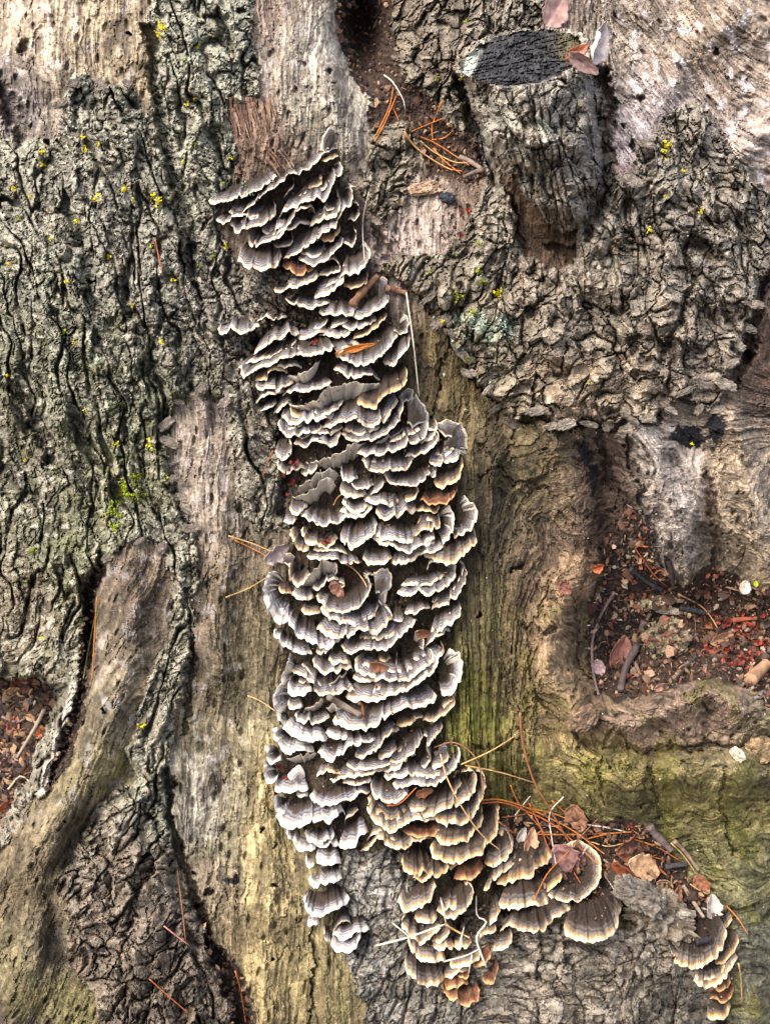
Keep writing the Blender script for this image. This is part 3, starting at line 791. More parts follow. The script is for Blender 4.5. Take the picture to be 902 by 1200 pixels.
def garr(lo, hi, st):
    a = list(np.arange(lo, hi, st)); s = st; x = hi
    r = []
    while x < 700:
        r.append(x); s *= 1.35; x += s
    s = st; x = lo; l = []
    while x > -700:
        s *= 1.35; x -= s; l.append(x)
    return np.array(l[::-1] + a + r)
gxa, gya = garr(-1.2, 0.3, 0.014), garr(-0.7, 0.7, 0.014)
GX, GY = np.meshgrid(gxa, gya)
GZ = ground_z(GX, GY)
gi = np.arange(GX.size).reshape(GX.shape)
gq = np.stack([gi[:-1, :-1], gi[:-1, 1:], gi[1:, 1:], gi[1:, :-1]], -1).reshape(-1, 4)
gcol = lin((66, 54, 46)) * (1 + 0.7 * fbm(GX * 40, GY * 40, 3, 341))[..., None]
gnd = make_mesh('ground', np.stack([GX, GY, GZ], -1).reshape(-1, 3), gq, M_SOIL, np.clip(gcol, 0.004, 1).reshape(-1, 3))
tag(gnd, kind='structure')

# ================================================================== BRACKET FUNGI, traced rim by rim
CROPS = {'A': (240,140,4.51), 'B': (250,280,4.51), 'C': (380,280,4.51), 'D': (260,400,4.51), 'E': (380,400,4.51), 'F': (300,520,5.01), 'G': (400,520,5.01),
 'H': (300,640,5.01), 'I': (400,640,5.01), 'J': (300,760,5.01), 'K': (400,760,5.01), 'L': (300,880,5.01), 'M': (420,880,5.01), 'N': (330,990,5.01), 'O': (450,930,5.01),
 'Q': (450,1050,5.01), 'P': (570,960,5.01), 'R': (720,1060,5.01), 'S': (420,80,5.01), 'T': (560,920,5.01), 'X': (720,960,5.01), 'Y': (680,620,4.063), 'Z': (0,0,1.0)}
def cpts(crop, pts):
    u0, v0, s = CROPS[crop]
    return [(u0 + x / s, v0 + y / s) for x, y in pts]

RIMS = """
A 25 . 20,425 60,440 200,400 290,370 380,300
A 30 . 135,490 180,500 240,460 300,400 400,330 450,285 540,265 600,205 650,160
A 15 . 610,160 625,90 670,32 712,60 700,150 @650,185
A 15 O 610,220 660,215 705,185
A 25 . 65,520 105,550 150,515 270,500
A 34 . 135,545 170,600 220,570 320,545 370,490 378,455
A 15 . 418,410 430,390 470,350 465,310
A 18 O 520,370 600,350 620,330 600,300
A 34 . 400,510 440,475 560,420 640,415 680,330 725,270 720,225
A 34 . 305,570 310,600 370,605 440,560 490,480 560,465 590,500
A 34 . 550,575 600,540 690,510 715,440 690,385
A 34 . 225,610 245,660 330,650 400,620 470,570 560,545
A 20 . 365,665 430,670 465,640 460,600
A 32 . 415,732 480,710 540,670 600,620 690,560 720,490 770,450 780,390 770,350 800,350
A 20 . 755,520 795,530 815,490 800,450 780,440
A 20 O 610,630 670,640 710,600 718,570
A 12 . 605,565 640,560 680,548
A 20 . 720,640 770,670 800,620 790,560
B 38 . 135,80 140,120 200,155 300,155 345,130 365,80
B 30 . 450,100 540,135 600,100 660,45 690,0
B 22 B 365,140 400,170 470,185 525,160
B 25 . 305,265 340,275 440,250 520,225 560,190
B 20 . 560,185 620,190 670,160 640,110 600,105
B 30 . 535,305 600,300 640,265 685,220 690,185 760,180 810,130 825,70 810,30
B 20 O 685,245 740,260 800,240 820,190
B 22 . 365,305 420,345 490,360 510,365 560,350 620,325
B 22 . 25,470 40,500 110,480 150,500 200,480 245,455
B 18 . 230,430 280,410 310,430 390,408
B 25 . 560,385 600,400 680,400 730,400 760,360
B 30 . 215,610 250,580 330,530 400,505 450,495
B 18 . 345,580 370,585 430,550 455,545
B 18 . 445,520 490,525 540,500 600,490
B 15 . 515,480 560,470 610,425
B 22 . 560,505 620,510 690,520 730,490
B 15 . 615,475 650,460 715,430
B 24 . 675,460 760,475 830,450 870,415
C 15 . 290,330 320,280 332,220 305,198 287,225 @295,345
C 28 . 135,410 170,420 250,390 320,350 345,310
C 26 O 150,530 200,515 260,480 300,440 330,400
C 35 . 60,610 110,645 210,665 280,630 340,580 370,530 395,505
C 22 . 370,480 410,505 440,480 445,420 420,395 @385,470
C 30 . 310,650 360,670 410,610 450,560 455,520 430,508
D 33 . 90,130 120,185 170,150 240,130 320,90 400,70 470,75 560,50 640,45 740,10
D 20 . 250,145 320,135 390,130 425,135
D 22 O 180,205 230,200 260,160 320,155 350,165
D 26 U 340,185 400,180 470,140 520,95
D 28 . 590,140 650,175 720,195 790,170 835,195
D 25 . 155,230 200,245 270,245 300,260 380,215
D 25 . 320,285 380,260 460,265 540,235 580,210
D 32 U 355,320 400,340 460,330 520,280 580,235 660,222 760,225 890,235
D 22 . 175,335 200,300 270,275 330,265
D 18 . 200,365 240,350 290,325
D 18 . 275,375 320,350 365,310
D 25 . 470,370 530,388 590,370 630,335 640,310
D 18 O 360,350 370,390 420,400 430,385
D 25 . 315,385 350,430 420,430 500,415 600,395
D 30 . 300,420 310,475 380,500 430,480 500,482 530,450
D 35 . 520,455 600,432 700,405 760,450 830,435 890,380 935,310
D 15 . 560,480 600,475 640,455
D 28 . 380,540 440,555 490,530 590,545 630,490
D 22 . 280,570 290,600 325,625 360,590 370,560 355,520
D 28 U 470,640 540,620 640,580 690,535 760,540
E 34 O 135,345 220,335 260,345 300,300 370,270 420,225 437,160 415,105
E 12 . 390,300 430,250 465,260 465,295 @430,315
E 35 . 90,490 130,520 230,520 320,490 390,420 415,350 405,305
E 25 . 440,330 480,300 530,345 553,430 @450,440
E 35 . 165,590 230,598 330,590 440,550 520,510 545,470 550,430
E 30 . 545,460 590,470 600,510 565,565 480,600 410,610
E 22 U 240,565 300,525 390,480 410,455
E 25 . 565,440 640,415 720,440 740,480 @650,500
E 25 . 640,530 680,500 740,465 755,520 760,570 730,610 @640,570
E 30 . 550,640 620,650 690,630 720,590
F 25 . 125,100 135,150 170,170 230,150 290,140
F 18 . 265,170 290,185 350,160 360,110
F 28 U 245,270 280,240 350,190 430,145 480,180
F 30 U 220,310 300,290 380,220 430,195 470,250
F 20 . 500,140 505,200 550,220 600,190
F 22 . 550,220 580,255 640,265 690,240
F 22 . 495,260 510,300 570,315 650,290
F 22 . 505,340 540,385 590,400 660,370
F 25 . 495,395 550,430 620,425 690,370
F 20 . 200,370 215,410 250,410 300,370
F 32 . 262,410 310,445 400,475 480,460 530,430
F 15 . 165,460 190,475 240,440
F 25 T 200,490 210,550 230,600 270,630 310,610 @300,500
F 25 T 265,500 300,580 350,600 420,610 480,560
F 30 . 495,530 510,580 560,610 620,590 690,520 710,480
G 32 O 540,225 570,255 640,230 700,180 715,100
G 32 B 460,330 540,350 620,340 670,290 675,240
G 30 . 120,85 160,150 260,160 360,150 410,110 430,60
G 30 . 250,190 310,235 420,245 480,210 520,180 550,190 555,130
G 15 . 160,300 220,270 260,215
G 25 . 130,320 200,350 300,355 345,350
G 20 O 360,340 420,320 450,280 440,255
G 28 . 200,400 240,440 330,425 440,390
G 20 O 440,385 500,390 550,400 575,375
G 28 T 420,540 480,510 560,500 580,460 560,420
G 30 . 590,580 630,550 660,470 650,400 610,355 @560,450
G 32 . 660,545 720,520 780,470 795,410 770,350 720,310 @660,420
G 28 . 190,530 240,560 310,560 380,585 440,560 460,540
G 32 . 185,550 240,600 320,605 390,640 460,600 530,560 545,520
G 30 . 440,635 500,640 560,620 620,585
G 35 T 480,650 560,690 650,700 720,650 790,570 780,510
H 28 . 300,50 380,70 480,75 560,100 615,95
H 24 . 620,70 650,105 740,105 800,70
I 24 . 290,95 320,112 400,90 470,50
H 25 T 195,90 200,190 235,230 280,210 320,160 @270,120
H 28 U 250,225 330,150 400,85 470,110 482,140
H 15 . 145,90 140,60 190,40 230,60 @210,95
H 30 W 100,145 60,180 45,260 60,350 110,430 180,450 @185,270
H 15 O 130,240 150,270 210,275
H 18 . 330,240 370,255 410,215 450,190 490,195
H 18 . 210,280 260,310 340,300
H 32 . 350,300 400,350 430,380 520,390 600,350 650,300 670,230 660,165 690,160
H 20 T 270,370 290,400 380,390
H 30 . 380,370 430,420 500,450 580,465 650,430 735,405
H 20 . 690,150 740,130 790,160 790,230 760,300 765,380 @720,270
H 35 . 355,490 420,520 480,545 560,520 600,490 700,510 770,460 795,400 765,380
H 30 W 130,360 150,380 200,460 250,540 330,570 400,600 450,580 500,540
H 28 W 105,500 120,540 180,590 240,625 330,625
H 18 . 350,620 380,635 450,600
I 35 . 0,580 40,630 130,605 250,600 320,560 400,480 440,430
H 12 . 480,210 520,215 510,240 470,260
H 10 . 680,370 700,385 720,350
I 30 . 325,270 340,285 430,280 520,280 600,235 660,185 675,125
I 10 . 500,140 520,95 570,100
I 32 . 530,365 600,350 680,290 720,220 735,150 700,90
I 25 . 370,395 400,400 470,375 525,350
I 14 . 300,430 345,440 370,425
I 12 . 530,325 560,325 600,280
I 30 . 530,500 560,515 640,460 700,390 690,310
I 20 . 490,600 520,560 600,510 635,490
I 18 . 430,500 470,500 485,560 480,600 @430,570
I 15 . 405,668 460,655 510,635
I 15 O 545,660 570,640 600,600 580,565
J 28 . 330,60 350,110 410,145 480,130 530,110 575,130
J 18 . 425,60 450,85 510,85 560,95
K 38 . 75,60 85,120 140,155 250,180 400,185 440,140 520,95 540,40 520,5
J 18 . 570,170 620,190 680,195 770,190
J 30 . 200,135 270,150 330,200 345,240 390,275 450,270 550,240 590,260
J 20 U 390,215 440,205 500,165 530,135
K 38 . 25,280 70,310 130,305 200,310 280,280 380,240 460,200 520,150 560,90 600,5
J 25 W 200,30 180,100 145,170 160,200 @240,120
J 25 W 140,210 105,290 110,350 150,375 @230,280
J 22 W 185,215 190,260 240,275 330,255
J 20 W 185,310 200,350 280,345
J 20 U 280,360 340,330 400,285
J 12 . 250,190 280,205 320,190
J 18 U 410,345 440,340 510,345
K 38 . -50,420 -30,455 60,465 140,470 220,440 330,355 450,345 530,315 560,280 540,250
J 24 . 230,390 250,425 330,445 370,435 430,400
J 15 W 125,400 150,430 180,440
J 28 W 155,465 220,510 310,540 380,545 420,520
J 22 W 410,490 440,520 490,530 560,520
J 22 W 100,470 110,540 150,570 @200,500
J 26 W 135,550 150,590 210,625 270,600 340,590
J 30 W 365,600 420,660 480,630 530,590 560,570 640,550 735,520
K 28 . 80,620 140,635 210,590 260,510 340,475
J 22 W 55,570 70,650 100,670 150,650 @150,600
J 22 U 180,640 260,635 360,610
K 30 W 590,270 630,265 690,200 708,100 690,40 640,2 @580,130
K 28 T 480,420 520,425 600,390 660,330 660,280 620,275
K 18 O 320,450 380,455 435,425 430,400
K 14 . 420,400 450,415 480,400
K 18 . 215,640 260,640 310,600 330,590
K 26 . 285,650 330,660 380,640 440,590 470,530 480,500
K 14 . 480,510 520,515 535,490 510,475
K 25 . 500,670 525,630 500,580 540,530 590,460 590,440
K 20 . 545,610 600,560 640,570 645,610 600,670 @570,640
K 20 . 650,570 690,580 695,620 685,670 @630,640
K 14 O 210,70 250,75 290,60
K 15 . 255,130 290,145 325,90 325,20
K 12 . 400,70 450,70 505,50
L 22 W 75,20 50,80 50,140 80,195 120,170 @140,110
L 20 W 180,180 190,130 230,95 275,110 285,150 @245,180
L 15 . 355,150 390,135 430,115
L 18 O 420,80 430,115 470,130 520,125
L 24 . 525,80 570,100 640,105 720,95 790,75
L 24 . 430,165 470,170 530,150 640,145 690,125 750,105
L 18 . 510,190 580,195 650,185 680,160
L 22 W 110,210 130,240 230,235 310,220
L 14 W 235,255 260,270 310,260
L 28 W 315,260 350,300 430,320 480,305 560,285 615,250
L 14 . 590,235 630,245 668,240
L 20 W 105,270 110,340 140,370 180,360 @190,300
L 32 W 120,380 150,430 220,455 290,430 370,405 420,420 470,395 500,350 525,370
L 15 W 200,385 250,390 290,370
L 25 W 290,480 300,520 340,545 380,545 440,510 465,480
L 14 W 175,480 190,510 230,520
L 22 W 215,520 230,560 270,590 340,575 350,560
L 20 W 330,545 400,565 485,555
L 24 W 485,550 510,570 570,560 610,510 660,465
L 12 . 520,430 530,390 570,370 600,345
L 22 W 350,620 370,660 430,670 500,655
M 26 . 65,190 90,260 160,300 220,295 270,270 300,230
M 32 T 85,290 60,320 60,370 120,430 190,475 250,450 290,410 380,410 430,400 480,390
M 22 . 150,145 180,160 260,150 340,145 355,115
M 24 . 145,105 180,115 240,100 270,60 340,15
M 22 . 420,90 450,100 500,75 545,20
M 18 . 350,110 390,95 425,40 410,5
M 35 . 195,190 240,215 330,195 430,200 500,165 560,110 595,40 590,0
M 20 T 280,340 300,355 370,340 410,320
M 24 T 430,325 480,320 540,280 590,210 610,185
M 35 T 325,365 370,385 450,370 540,330 620,290 680,230 690,150 650,110 600,115
M 36 T 420,390 510,430 600,425 670,380 710,310 745,220 740,150 690,110
M 22 B 265,465 290,495 370,500 440,490 500,450
M 32 O 440,500 490,550 570,545 650,510 690,460 730,400 720,340
M 38 O 418,565 440,620 500,650 560,655 640,630 720,600 760,540 800,500 815,420 822,325
M 28 T 15,590 60,570 110,515 140,520 210,570 290,555 350,520 430,505
N 14 W 140,80 150,120 175,130 200,110
N 28 W 155,200 180,240 220,255 270,220 320,215 350,200
N 35 W 135,290 140,370 190,420 240,425 290,395 350,370 400,320
N 15 W 155,440 165,475 220,460
N 25 W 300,530 330,545 360,555 430,520 515,490
N 25 W 290,580 320,620 380,628 440,590 460,530
N 15 W 245,510 260,560 290,560
N 15 . 300,500 340,460 390,440 410,470
O 26 O 95,405 130,460 165,480 240,470 290,440
O 26 O 170,490 220,510 290,490 350,465 430,420
O 22 B 410,490 460,505 520,490 570,450 575,410
O 32 T 590,400 640,425 700,400 750,330 755,270 710,240 670,240
O 30 T 580,560 600,565 660,490 740,430 830,370 840,320 820,300
P 30 O 60,375 110,385 180,350 250,335 290,290 340,270 380,200 360,165
Q 30 T 75,35 110,80 170,85 230,55 280,5 300,-60 290,-100
Q 30 T 310,95 360,125 430,115 490,60 525,0 520,-50 470,-75
Q 20 T 175,130 210,150 280,145 315,115
Q 30 T 130,105 105,130 110,180 160,235 215,275 270,240 330,190
Q 18 T 280,265 320,270 370,240 385,200
Q 20 T 275,290 340,320 390,315 410,290
Q 20 T 405,295 440,315 490,300 515,265
Q 28 T 140,260 160,310 210,380 280,375 360,365
Q 24 T 380,400 430,420 500,400 550,370 570,320
Q 34 T 120,380 130,430 180,490 240,530 300,525 350,490 350,470
Q 20 T 350,475 390,480 430,455 500,430
Q 18 B 420,470 460,480 500,460 505,420
Q 22 B 345,510 380,540 440,530 490,510
Q 26 B 335,530 380,590 450,630 500,635 550,600 565,550
Q 22 B 580,490 630,515 660,470 675,430 655,380
Q 18 B 520,410 560,415 600,390 630,340
Q 22 T 640,310 690,315 735,280 752,230 730,205
Q 16 T 560,240 590,225 630,220 655,190 640,175
Q 18 T 610,170 650,140 680,80 660,60
P 32 T 80,650 130,625 200,655 260,660 290,670 340,640 400,580 470,540 490,490
P 28 T 60,510 90,525 180,525 260,500 340,500 365,470 345,450
P 15 O 280,250 310,230 325,180 300,150
P 22 T 190,465 210,480 270,465 330,410 350,380
P 26 T 360,440 400,470 480,480 560,465 620,425 665,340 665,240 620,170 550,130 480,130 450,160 @520,310
P 18 O 340,430 420,370 440,310 420,270
P 36 T 450,620 460,660 510,700 620,720 690,700 750,660 775,560 800,500
P 18 O 690,330 700,285 760,280 820,300 850,350 845,385 @760,400
R 14 T 325,255 340,300 380,300
R 34 T 345,325 390,355 470,370 540,350 600,295 640,230 650,150 610,100 570,85
R 26 O 590,335 640,335 690,290 720,230 725,170 700,160
R 30 T 465,440 490,475 540,485 610,465 660,400 715,320 712,290
R 22 B 540,490 590,510 650,490 675,440 665,410
R 18 B 555,550 600,560 630,575 680,540 695,480
R 22 O 540,650 570,670 620,675 660,640 680,590
R 15 T 640,130 660,130 690,80 670,45
"""

def catmull(pts, n):
    P = np.asarray(pts, float)
    P = np.vstack([2 * P[0] - P[1], P, 2 * P[-1] - P[-2]])
    dense = []
    for i in range(1, len(P) - 2):
        for t in np.linspace(0, 1, 24, endpoint=False):
            a, b, c, d = P[i - 1], P[i], P[i + 1], P[i + 2]
            dense.append(0.5 * (2 * b + (c - a) * t + (2 * a - 5 * b + 4 * c - d) * t * t + (3 * b - a - 3 * c + d) * t ** 3))
    dense.append(P[-2])
    D = np.array(dense)
    s = np.concatenate([[0], np.cumsum(np.linalg.norm(np.diff(D, axis=0), axis=1))])
    q = np.linspace(0, s[-1], n)
    return np.stack([np.interp(q, s, D[:, k]) for k in range(D.shape[1])], -1), s[-1]

def bracket(pts, proj, style, anchor, seed):
    pts2, L = catmull(pts, 8)
    n = int(np.clip(L / 1.35, 24, 130))
    pc, L = catmull(pts, n)
    u, v = pc[:, 0].copy(), pc[:, 1].copy()
    t = np.linspace(0, 1, n)
    sl = t * L
    # ruffled, slightly lobed growing edge
    amp = np.clip(proj / 30.0, 0.4, 1.0)
    v += amp * (3.4 * perlin(sl / 8.5, sl * 0 + seed * 1.37, 1) + 1.9 * perlin(sl / 4.2, sl * 0 + seed * 2.1, 2) + 0.5 * perlin(sl / 1.9, sl * 0 + seed * 5.1, 7))
    u += amp * (1.8 * perlin(sl / 7, sl * 0 + seed * 3.3, 3) + 0.6 * perlin(sl / 2.5, sl * 0 + seed * 4.3, 8))
    nk = random.Random(seed * 7)
    for _ in range(nk.choice([0, 0, 1, 1, 2])):
        v -= nk.uniform(2.5, 6) * amp * np.exp(-((sl - nk.uniform(0.15, 0.85) * L) / nk.uniform(1.2, 2.6)) ** 2)
    H0 = msurf(u, v)
    bump = 0.22 + 0.78 * np.sin(np.pi * np.clip(t, 0.0, 1.0)) ** 0.7
    Wb0 = H0 - 7
    if anchor is not None:
        bump = 0.55 + 0.45 * np.sin(np.pi * t) ** 0.7
    Wr = H0 + 6 + proj * bump + amp * (6.0 * perlin(sl / 11, sl * 0 + seed * 0.77, 4) + 2.8 * perlin(sl / 5, sl * 0 + seed * 0.31, 14))
    R = frame(u, v, Wr)
    if anchor is None:
        Bv = R.copy()
        k = -0.42 if style == 'U' else 0.95 * TP + 0.24 * smooth(820, 350, v.mean()) + 0.12 * math.sin(seed * 2.4)
        Bv[:, 2] = Wb0
        Bv[:, 1] = R[:, 1] + (Wr - Wb0) * k
        c = Bv.mean(0)
        Bv[:, :2] = Bv[:, :2] + (c[:2] - Bv[:, :2]) * 0.42
    else:
        a = frame(np.array([anchor[0]]), np.array([anchor[1]]), msurf(np.array([anchor[0]]), np.array([anchor[1]])) - 7)[0]
        Bv = a + 0.22 * (R - R.mean(0))
        Bv[:, 2] = a[2]
        if anchor[1] > v.mean() + 8:
            Wr = H0 + 5 + 0.25 * proj * bump
            R = frame(u, v, Wr)
            Bv[:, 2] = a[2] + 7 + proj * 0.9
    D = R - Bv
    ln = np.linalg.norm(D, axis=1)
    nr = 12
    rr = np.linspace(0, 1, nr) ** 0.85
    edge_ = (1 - rr)[:, None] * ln[None, :]
    zone = 0.5 * np.sin(edge_ / 1.5 + seed) + 0.5 * fbm(edge_ / 5, np.broadcast_to(sl / 5, edge_.shape), 2, seed % 50)
    archk = 0.5 + 1.4 * ((seed * 0.618) % 1.0)
    arch = 0.10 * archk * proj * 4 * rr * (1 - rr)
    # waves that fade toward the base, radial crinkles toward the edge
    wav = (rr[:, None] ** 1.5) * (1 - rr[:, None] ** 6) * amp * (3.0 * perlin(np.broadcast_to(sl / 10, edge_.shape) + 0.3, edge_ / 14 + seed, 21) + 1.6 * perlin(np.broadcast_to(sl / 4.5, edge_.shape), edge_ / 9 + seed, 22))
    wav = wav + smooth(0.35, 0.9, rr)[:, None] * 0.45 * perlin(np.broadcast_to(sl / 1.7, edge_.shape), edge_ / 12, 23)
    wav = UPF * wav[..., None]
    if style == 'U':
        arch = arch * 0
    T = Bv[None] + D[None] * rr[:, None, None] + UPF * (arch[:, None] + zone * (rr[:, None] > 0.05) * (rr[:, None] < 0.99))[..., None] + wav
    # rounded edge and underside
    od = D / np.maximum(ln, 1e-6)[:, None]
    th = 1.3 if proj > 16 else 1.0
    e1 = R + od * 0.7 - UPF * 0.55 * th
    nu_ = 7
    ru = np.linspace(1, 0, nu_)
    Un = Bv[None] + D[None] * (ru * 0.985)[:, None, None] - UPF * (th * (1 + 1.6 * (1 - ru)) - np.where(ru > 0.99, 0.2, 0) - arch.max() * 4 * ru * (1 - ru) * (1 if style != 'U' else -1) * 0.9)[:, None, None]
    # cap mesh
    cap = np.concatenate([T, e1[None]], 0)
    rows = cap.shape[0]
    ii = np.arange(rows * n).reshape(rows, n)
    q = np.stack([ii[:-1, :-1], ii[1:, :-1], ii[1:, 1:], ii[:-1, 1:]], -1).reshape(-1, 4)
    ee = np.concatenate([edge_, np.zeros((1, n))], 0)
    org = world_of(Bv.mean(0))
    # undersheet starts at the edge lip
    und = np.concatenate([e1[None], Un], 0)
    jj = np.arange(und.shape[0] * n).reshape(und.shape[0], n)
    q2 = np.stack([jj[:-1, :-1], jj[1:, :-1], jj[1:, 1:], jj[:-1, 1:]], -1).reshape(-1, 4)
    return world_of(cap).reshape(-1, 3), q, ee, np.tile(sl / 3.0 + seed * 13.1, rows), world_of(und).reshape(-1, 3), q2, np.concatenate([np.zeros((1, n)), (1 - ru)[:, None] * ln[None]], 0), np.tile(sl / 3.0, und.shape[0]), org, L

SCALE_OF = {'G': 30.0, 'W': 30.0, 'T': 30.0, 'O': 30.0, 'B': 30.0, 'U': 30.0}
entries = []
for k, line in enumerate(RIMS.strip().splitlines()):
    p = line.split()
    pts = [tuple(float(q) for q in s.split(',')) for s in p[3:] if not s.startswith('@')]
    anc = [tuple(float(q) for q in s[1:].split(',')) for s in p[3:] if s.startswith('@')]
    pts = cpts(p[0], pts)
    anc = cpts(p[0], anc)[0] if anc else None
    st = 'G' if p[2] == '.' else p[2]
    entries.append((pts, float(p[1]), st, anc, k))

# smaller inner tiers sitting in the gaps between the traced rims
fr = random.Random(5)
cand = [e for e in entries if e[2] in 'GT' and e[3] is None and e[1] >= 26]
fr.shuffle(cand)
for e in cand[:300 - len(entries)]:
    q, L_ = catmull(e[0], 40)
    a = fr.uniform(0.05, 0.3); b = fr.uniform(0.65, 0.95)
    sub = q[int(a * 39):int(b * 39) + 1:5] + np.array([fr.uniform(-3, 3), fr.uniform(-12, -8)])
    if len(sub) > 3:
        entries.append(([tuple(x) for x in sub], e[1] - fr.uniform(8, 13), e[2], None, len(entries)))
ORD = ['topmost', 'second', 'third', 'fourth', 'fifth', 'sixth', 'seventh', 'eighth', 'ninth', 'tenth', 'eleventh', 'twelfth', 'thirteenth', 'fourteenth', 'fifteenth', 'sixteenth',
       'seventeenth', 'eighteenth', 'nineteenth', 'twentieth']
TENS = {2: 'twenty', 3: 'thirty', 4: 'forty', 5: 'fifty', 6: 'sixty', 7: 'seventy', 8: 'eighty', 9: 'ninety'}
TENTH = {2: 'twentieth', 3: 'thirtieth', 4: 'fortieth', 5: 'fiftieth', 6: 'sixtieth', 7: 'seventieth', 8: 'eightieth'}
def ordw(i, first='topmost'):
    if i == 0: return first
    if i < 20: return ORD[i]
    n = i + 1
    return TENTH[n // 10] if n % 10 == 0 else TENS[n // 10] + '-' + (['first'] + ORD[1:])[n % 10 - 1]
LOOK = {'G': 'cream-rimmed grey zoned bracket', 'W': 'broad white-rimmed grey bracket', 'T': 'tan-rimmed brown-grey bracket', 'O': 'golden-rimmed dark bracket',
        'B': 'rusty brown bracket', 'U': 'upturned bracket showing pale underside'}
def lane(pts):
    um = np.mean([p[0] for p in pts]); vm = np.mean([p[1] for p in pts])
    lo = np.interp(vm, [150, 300, 400, 600, 750, 900, 1000, 1110], [270, 280, 270, 330, 315, 312, 345, 365])
    hi = np.interp(vm, [150, 300, 400, 500, 600, 750, 900, 1000], [410, 440, 470, 540, 555, 540, 560, 590])
    if um > 730: return "ledge's far right cluster"
    if vm > 985 and um > 595: return "row along the littered ledge"
    if vm > 1025 and um > 450: return "cluster left of the ledge"
    if vm > 1000 and um < 450: return "column's lower left tip"
    f = (um - lo) / (hi - lo)
    return "column's left margin" if f < 0.22 else "column's left half" if f < 0.5 else "column's right half" if f < 0.78 else "column's right margin"
lanes = {}
for e in entries:
    lanes.setdefault((lane(e[0]), e[2]), []).append(e)
label_of = {}
for (ln_, st_), es in lanes.items():
    es.sort(key=lambda e: np.mean([p[1] for p in e[0]]))
    for i, e in enumerate(es):
        L_ = sum(math.dist(a, b) for a, b in zip(e[0][:-1], e[0][1:]))
        sz = 'wide ' if L_ > 95 else 'small ' if L_ < 35 else ''
        place = ordw(i) + ' of its kind in the ' + ln_ if len(es) > 1 else 'only one of its kind in the ' + ln_
        label_of[e[4]] = sz + LOOK[st_] + ', ' + place
CAPS = []
for pts, proj, st, anc, k in entries:
    V1, q1, e1, a1, V2, q2, e2, a2, org, L = bracket(pts, proj, st, anc, k + 1)
    CAPS.append(V1)
    sca = {'W': 24.0, 'G': 21.5}.get(st, 25.0) * (0.8 + 0.45 * random.random()) * (0.75 if proj < 18 else 1.0)
    root = bpy.data.objects.new('bracket_fungus', None)
    COL.objects.link(root)
    root.location = Vector([float(q) for q in org])
    root.empty_display_size = 0.01
    tag(root, label_of[k], 'fungus', 'bracket fungi on the trunk')
    rows, n = e1.shape
    tone = 0.78 + 0.42 * random.random()
    G = V1.reshape(rows, n, 3)
    nn = np.cross(np.gradient(G, axis=0), np.gradient(G, axis=1))
    nn /= np.maximum(np.linalg.norm(nn, axis=-1, keepdims=True), 1e-12)
    nn *= np.sign(nn[..., 2].mean() + 1e-9)
    ed = (e1 / sca)
    fm = F_MAT['G' if st == 'U' else st]
    al_ = a1.reshape(rows, n)
    for nm, r0, r1 in (('cap', 0, rows - 4), ('growing_margin', rows - 4, rows - 1)):
        sub = slice(r0, r1 + 1)
        ii = np.arange((r1 - r0 + 1) * n).reshape(-1, n)
        qq = np.stack([ii[:-1, :-1], ii[:-1, 1:], ii[1:, 1:], ii[1:, :-1]], -1).reshape(-1, 4)
        v0 = G[sub].reshape(-1, 3)
        fn = np.cross(v0[qq[:, 1]] - v0[qq[:, 0]], v0[qq[:, 3]] - v0[qq[:, 0]])
        if (fn * nn[sub].reshape(-1, 3)[qq[:, 0]]).sum() < 0:
            qq = qq[:, ::-1]
        make_mesh(nm, v0, qq, fm, normals=nn[sub].reshape(-1, 3), attrs={'edge': ed[sub].ravel(), 'along': al_[sub].ravel(), 'tone': np.full(v0.shape[0], tone)}, origin=org, parent=root)
    make_mesh('pore_surface', V2, q2, F_PORE, attrs={'edge': (e2 / 30.0).ravel(), 'along': a2, 'tone': np.full(len(V2), 0.5 + 0.5 * tone)}, origin=org, parent=root)

# ================================================================== LITTER: depth map of everything built so far (relief + caps)
DU, DV0 = 2.0, -40.0
dm = np.full((640, 500), -999.0)
_dv, _du = np.meshgrid(np.arange(640) * 2.0 + DV0, np.arange(500) * 2.0 + DV0, indexing='ij')
dm = surf(_du, _dv)
def splat(W):
    f = np.asarray(W, float) * 1000
    f[:, 2] -= ZOFF * 1000
    a = f[:, 1] * SP + f[:, 2] * CP
    w = -f[:, 1] * CP + f[:, 2] * SP
    k = DIST / (DIST - w)
    u, v = f[:, 0] * k + 451, 600 - a * k
    i = np.clip(((v - DV0) / 2).round().astype(int), 0, 639); j = np.clip(((u - DV0) / 2).round().astype(int), 0, 499)
    np.maximum.at(dm, (i, j), w)
for W in CAPS:
    splat(W.copy())
def top(u, v, r=1):
    i = np.clip(((np.asarray(v, float) - DV0) / 2).round().astype(int), r, 639 - r); j = np.clip(((np.asarray(u, float) - DV0) / 2).round().astype(int), r, 499 - r)
    m = dm[i, j]
    for a in range(-r, r + 1):
        for b in range(-r, r + 1):
            m = np.maximum(m, dm[i + a, j + b])
    return m

def rest_w(u, v, lift):
    """a stiff thin thing lies on the high spots below it"""
    w = top(u, v)
    n = len(w)
    x = np.linspace(0, 1, n)
    # smooth upper envelope: fit a quadratic, then raise until it clears most of the surface
    c = np.polyfit(x, w, 2)
    q = np.polyval(c, x)
    q = q + np.percentile(w - q, 85)
    return q + lift

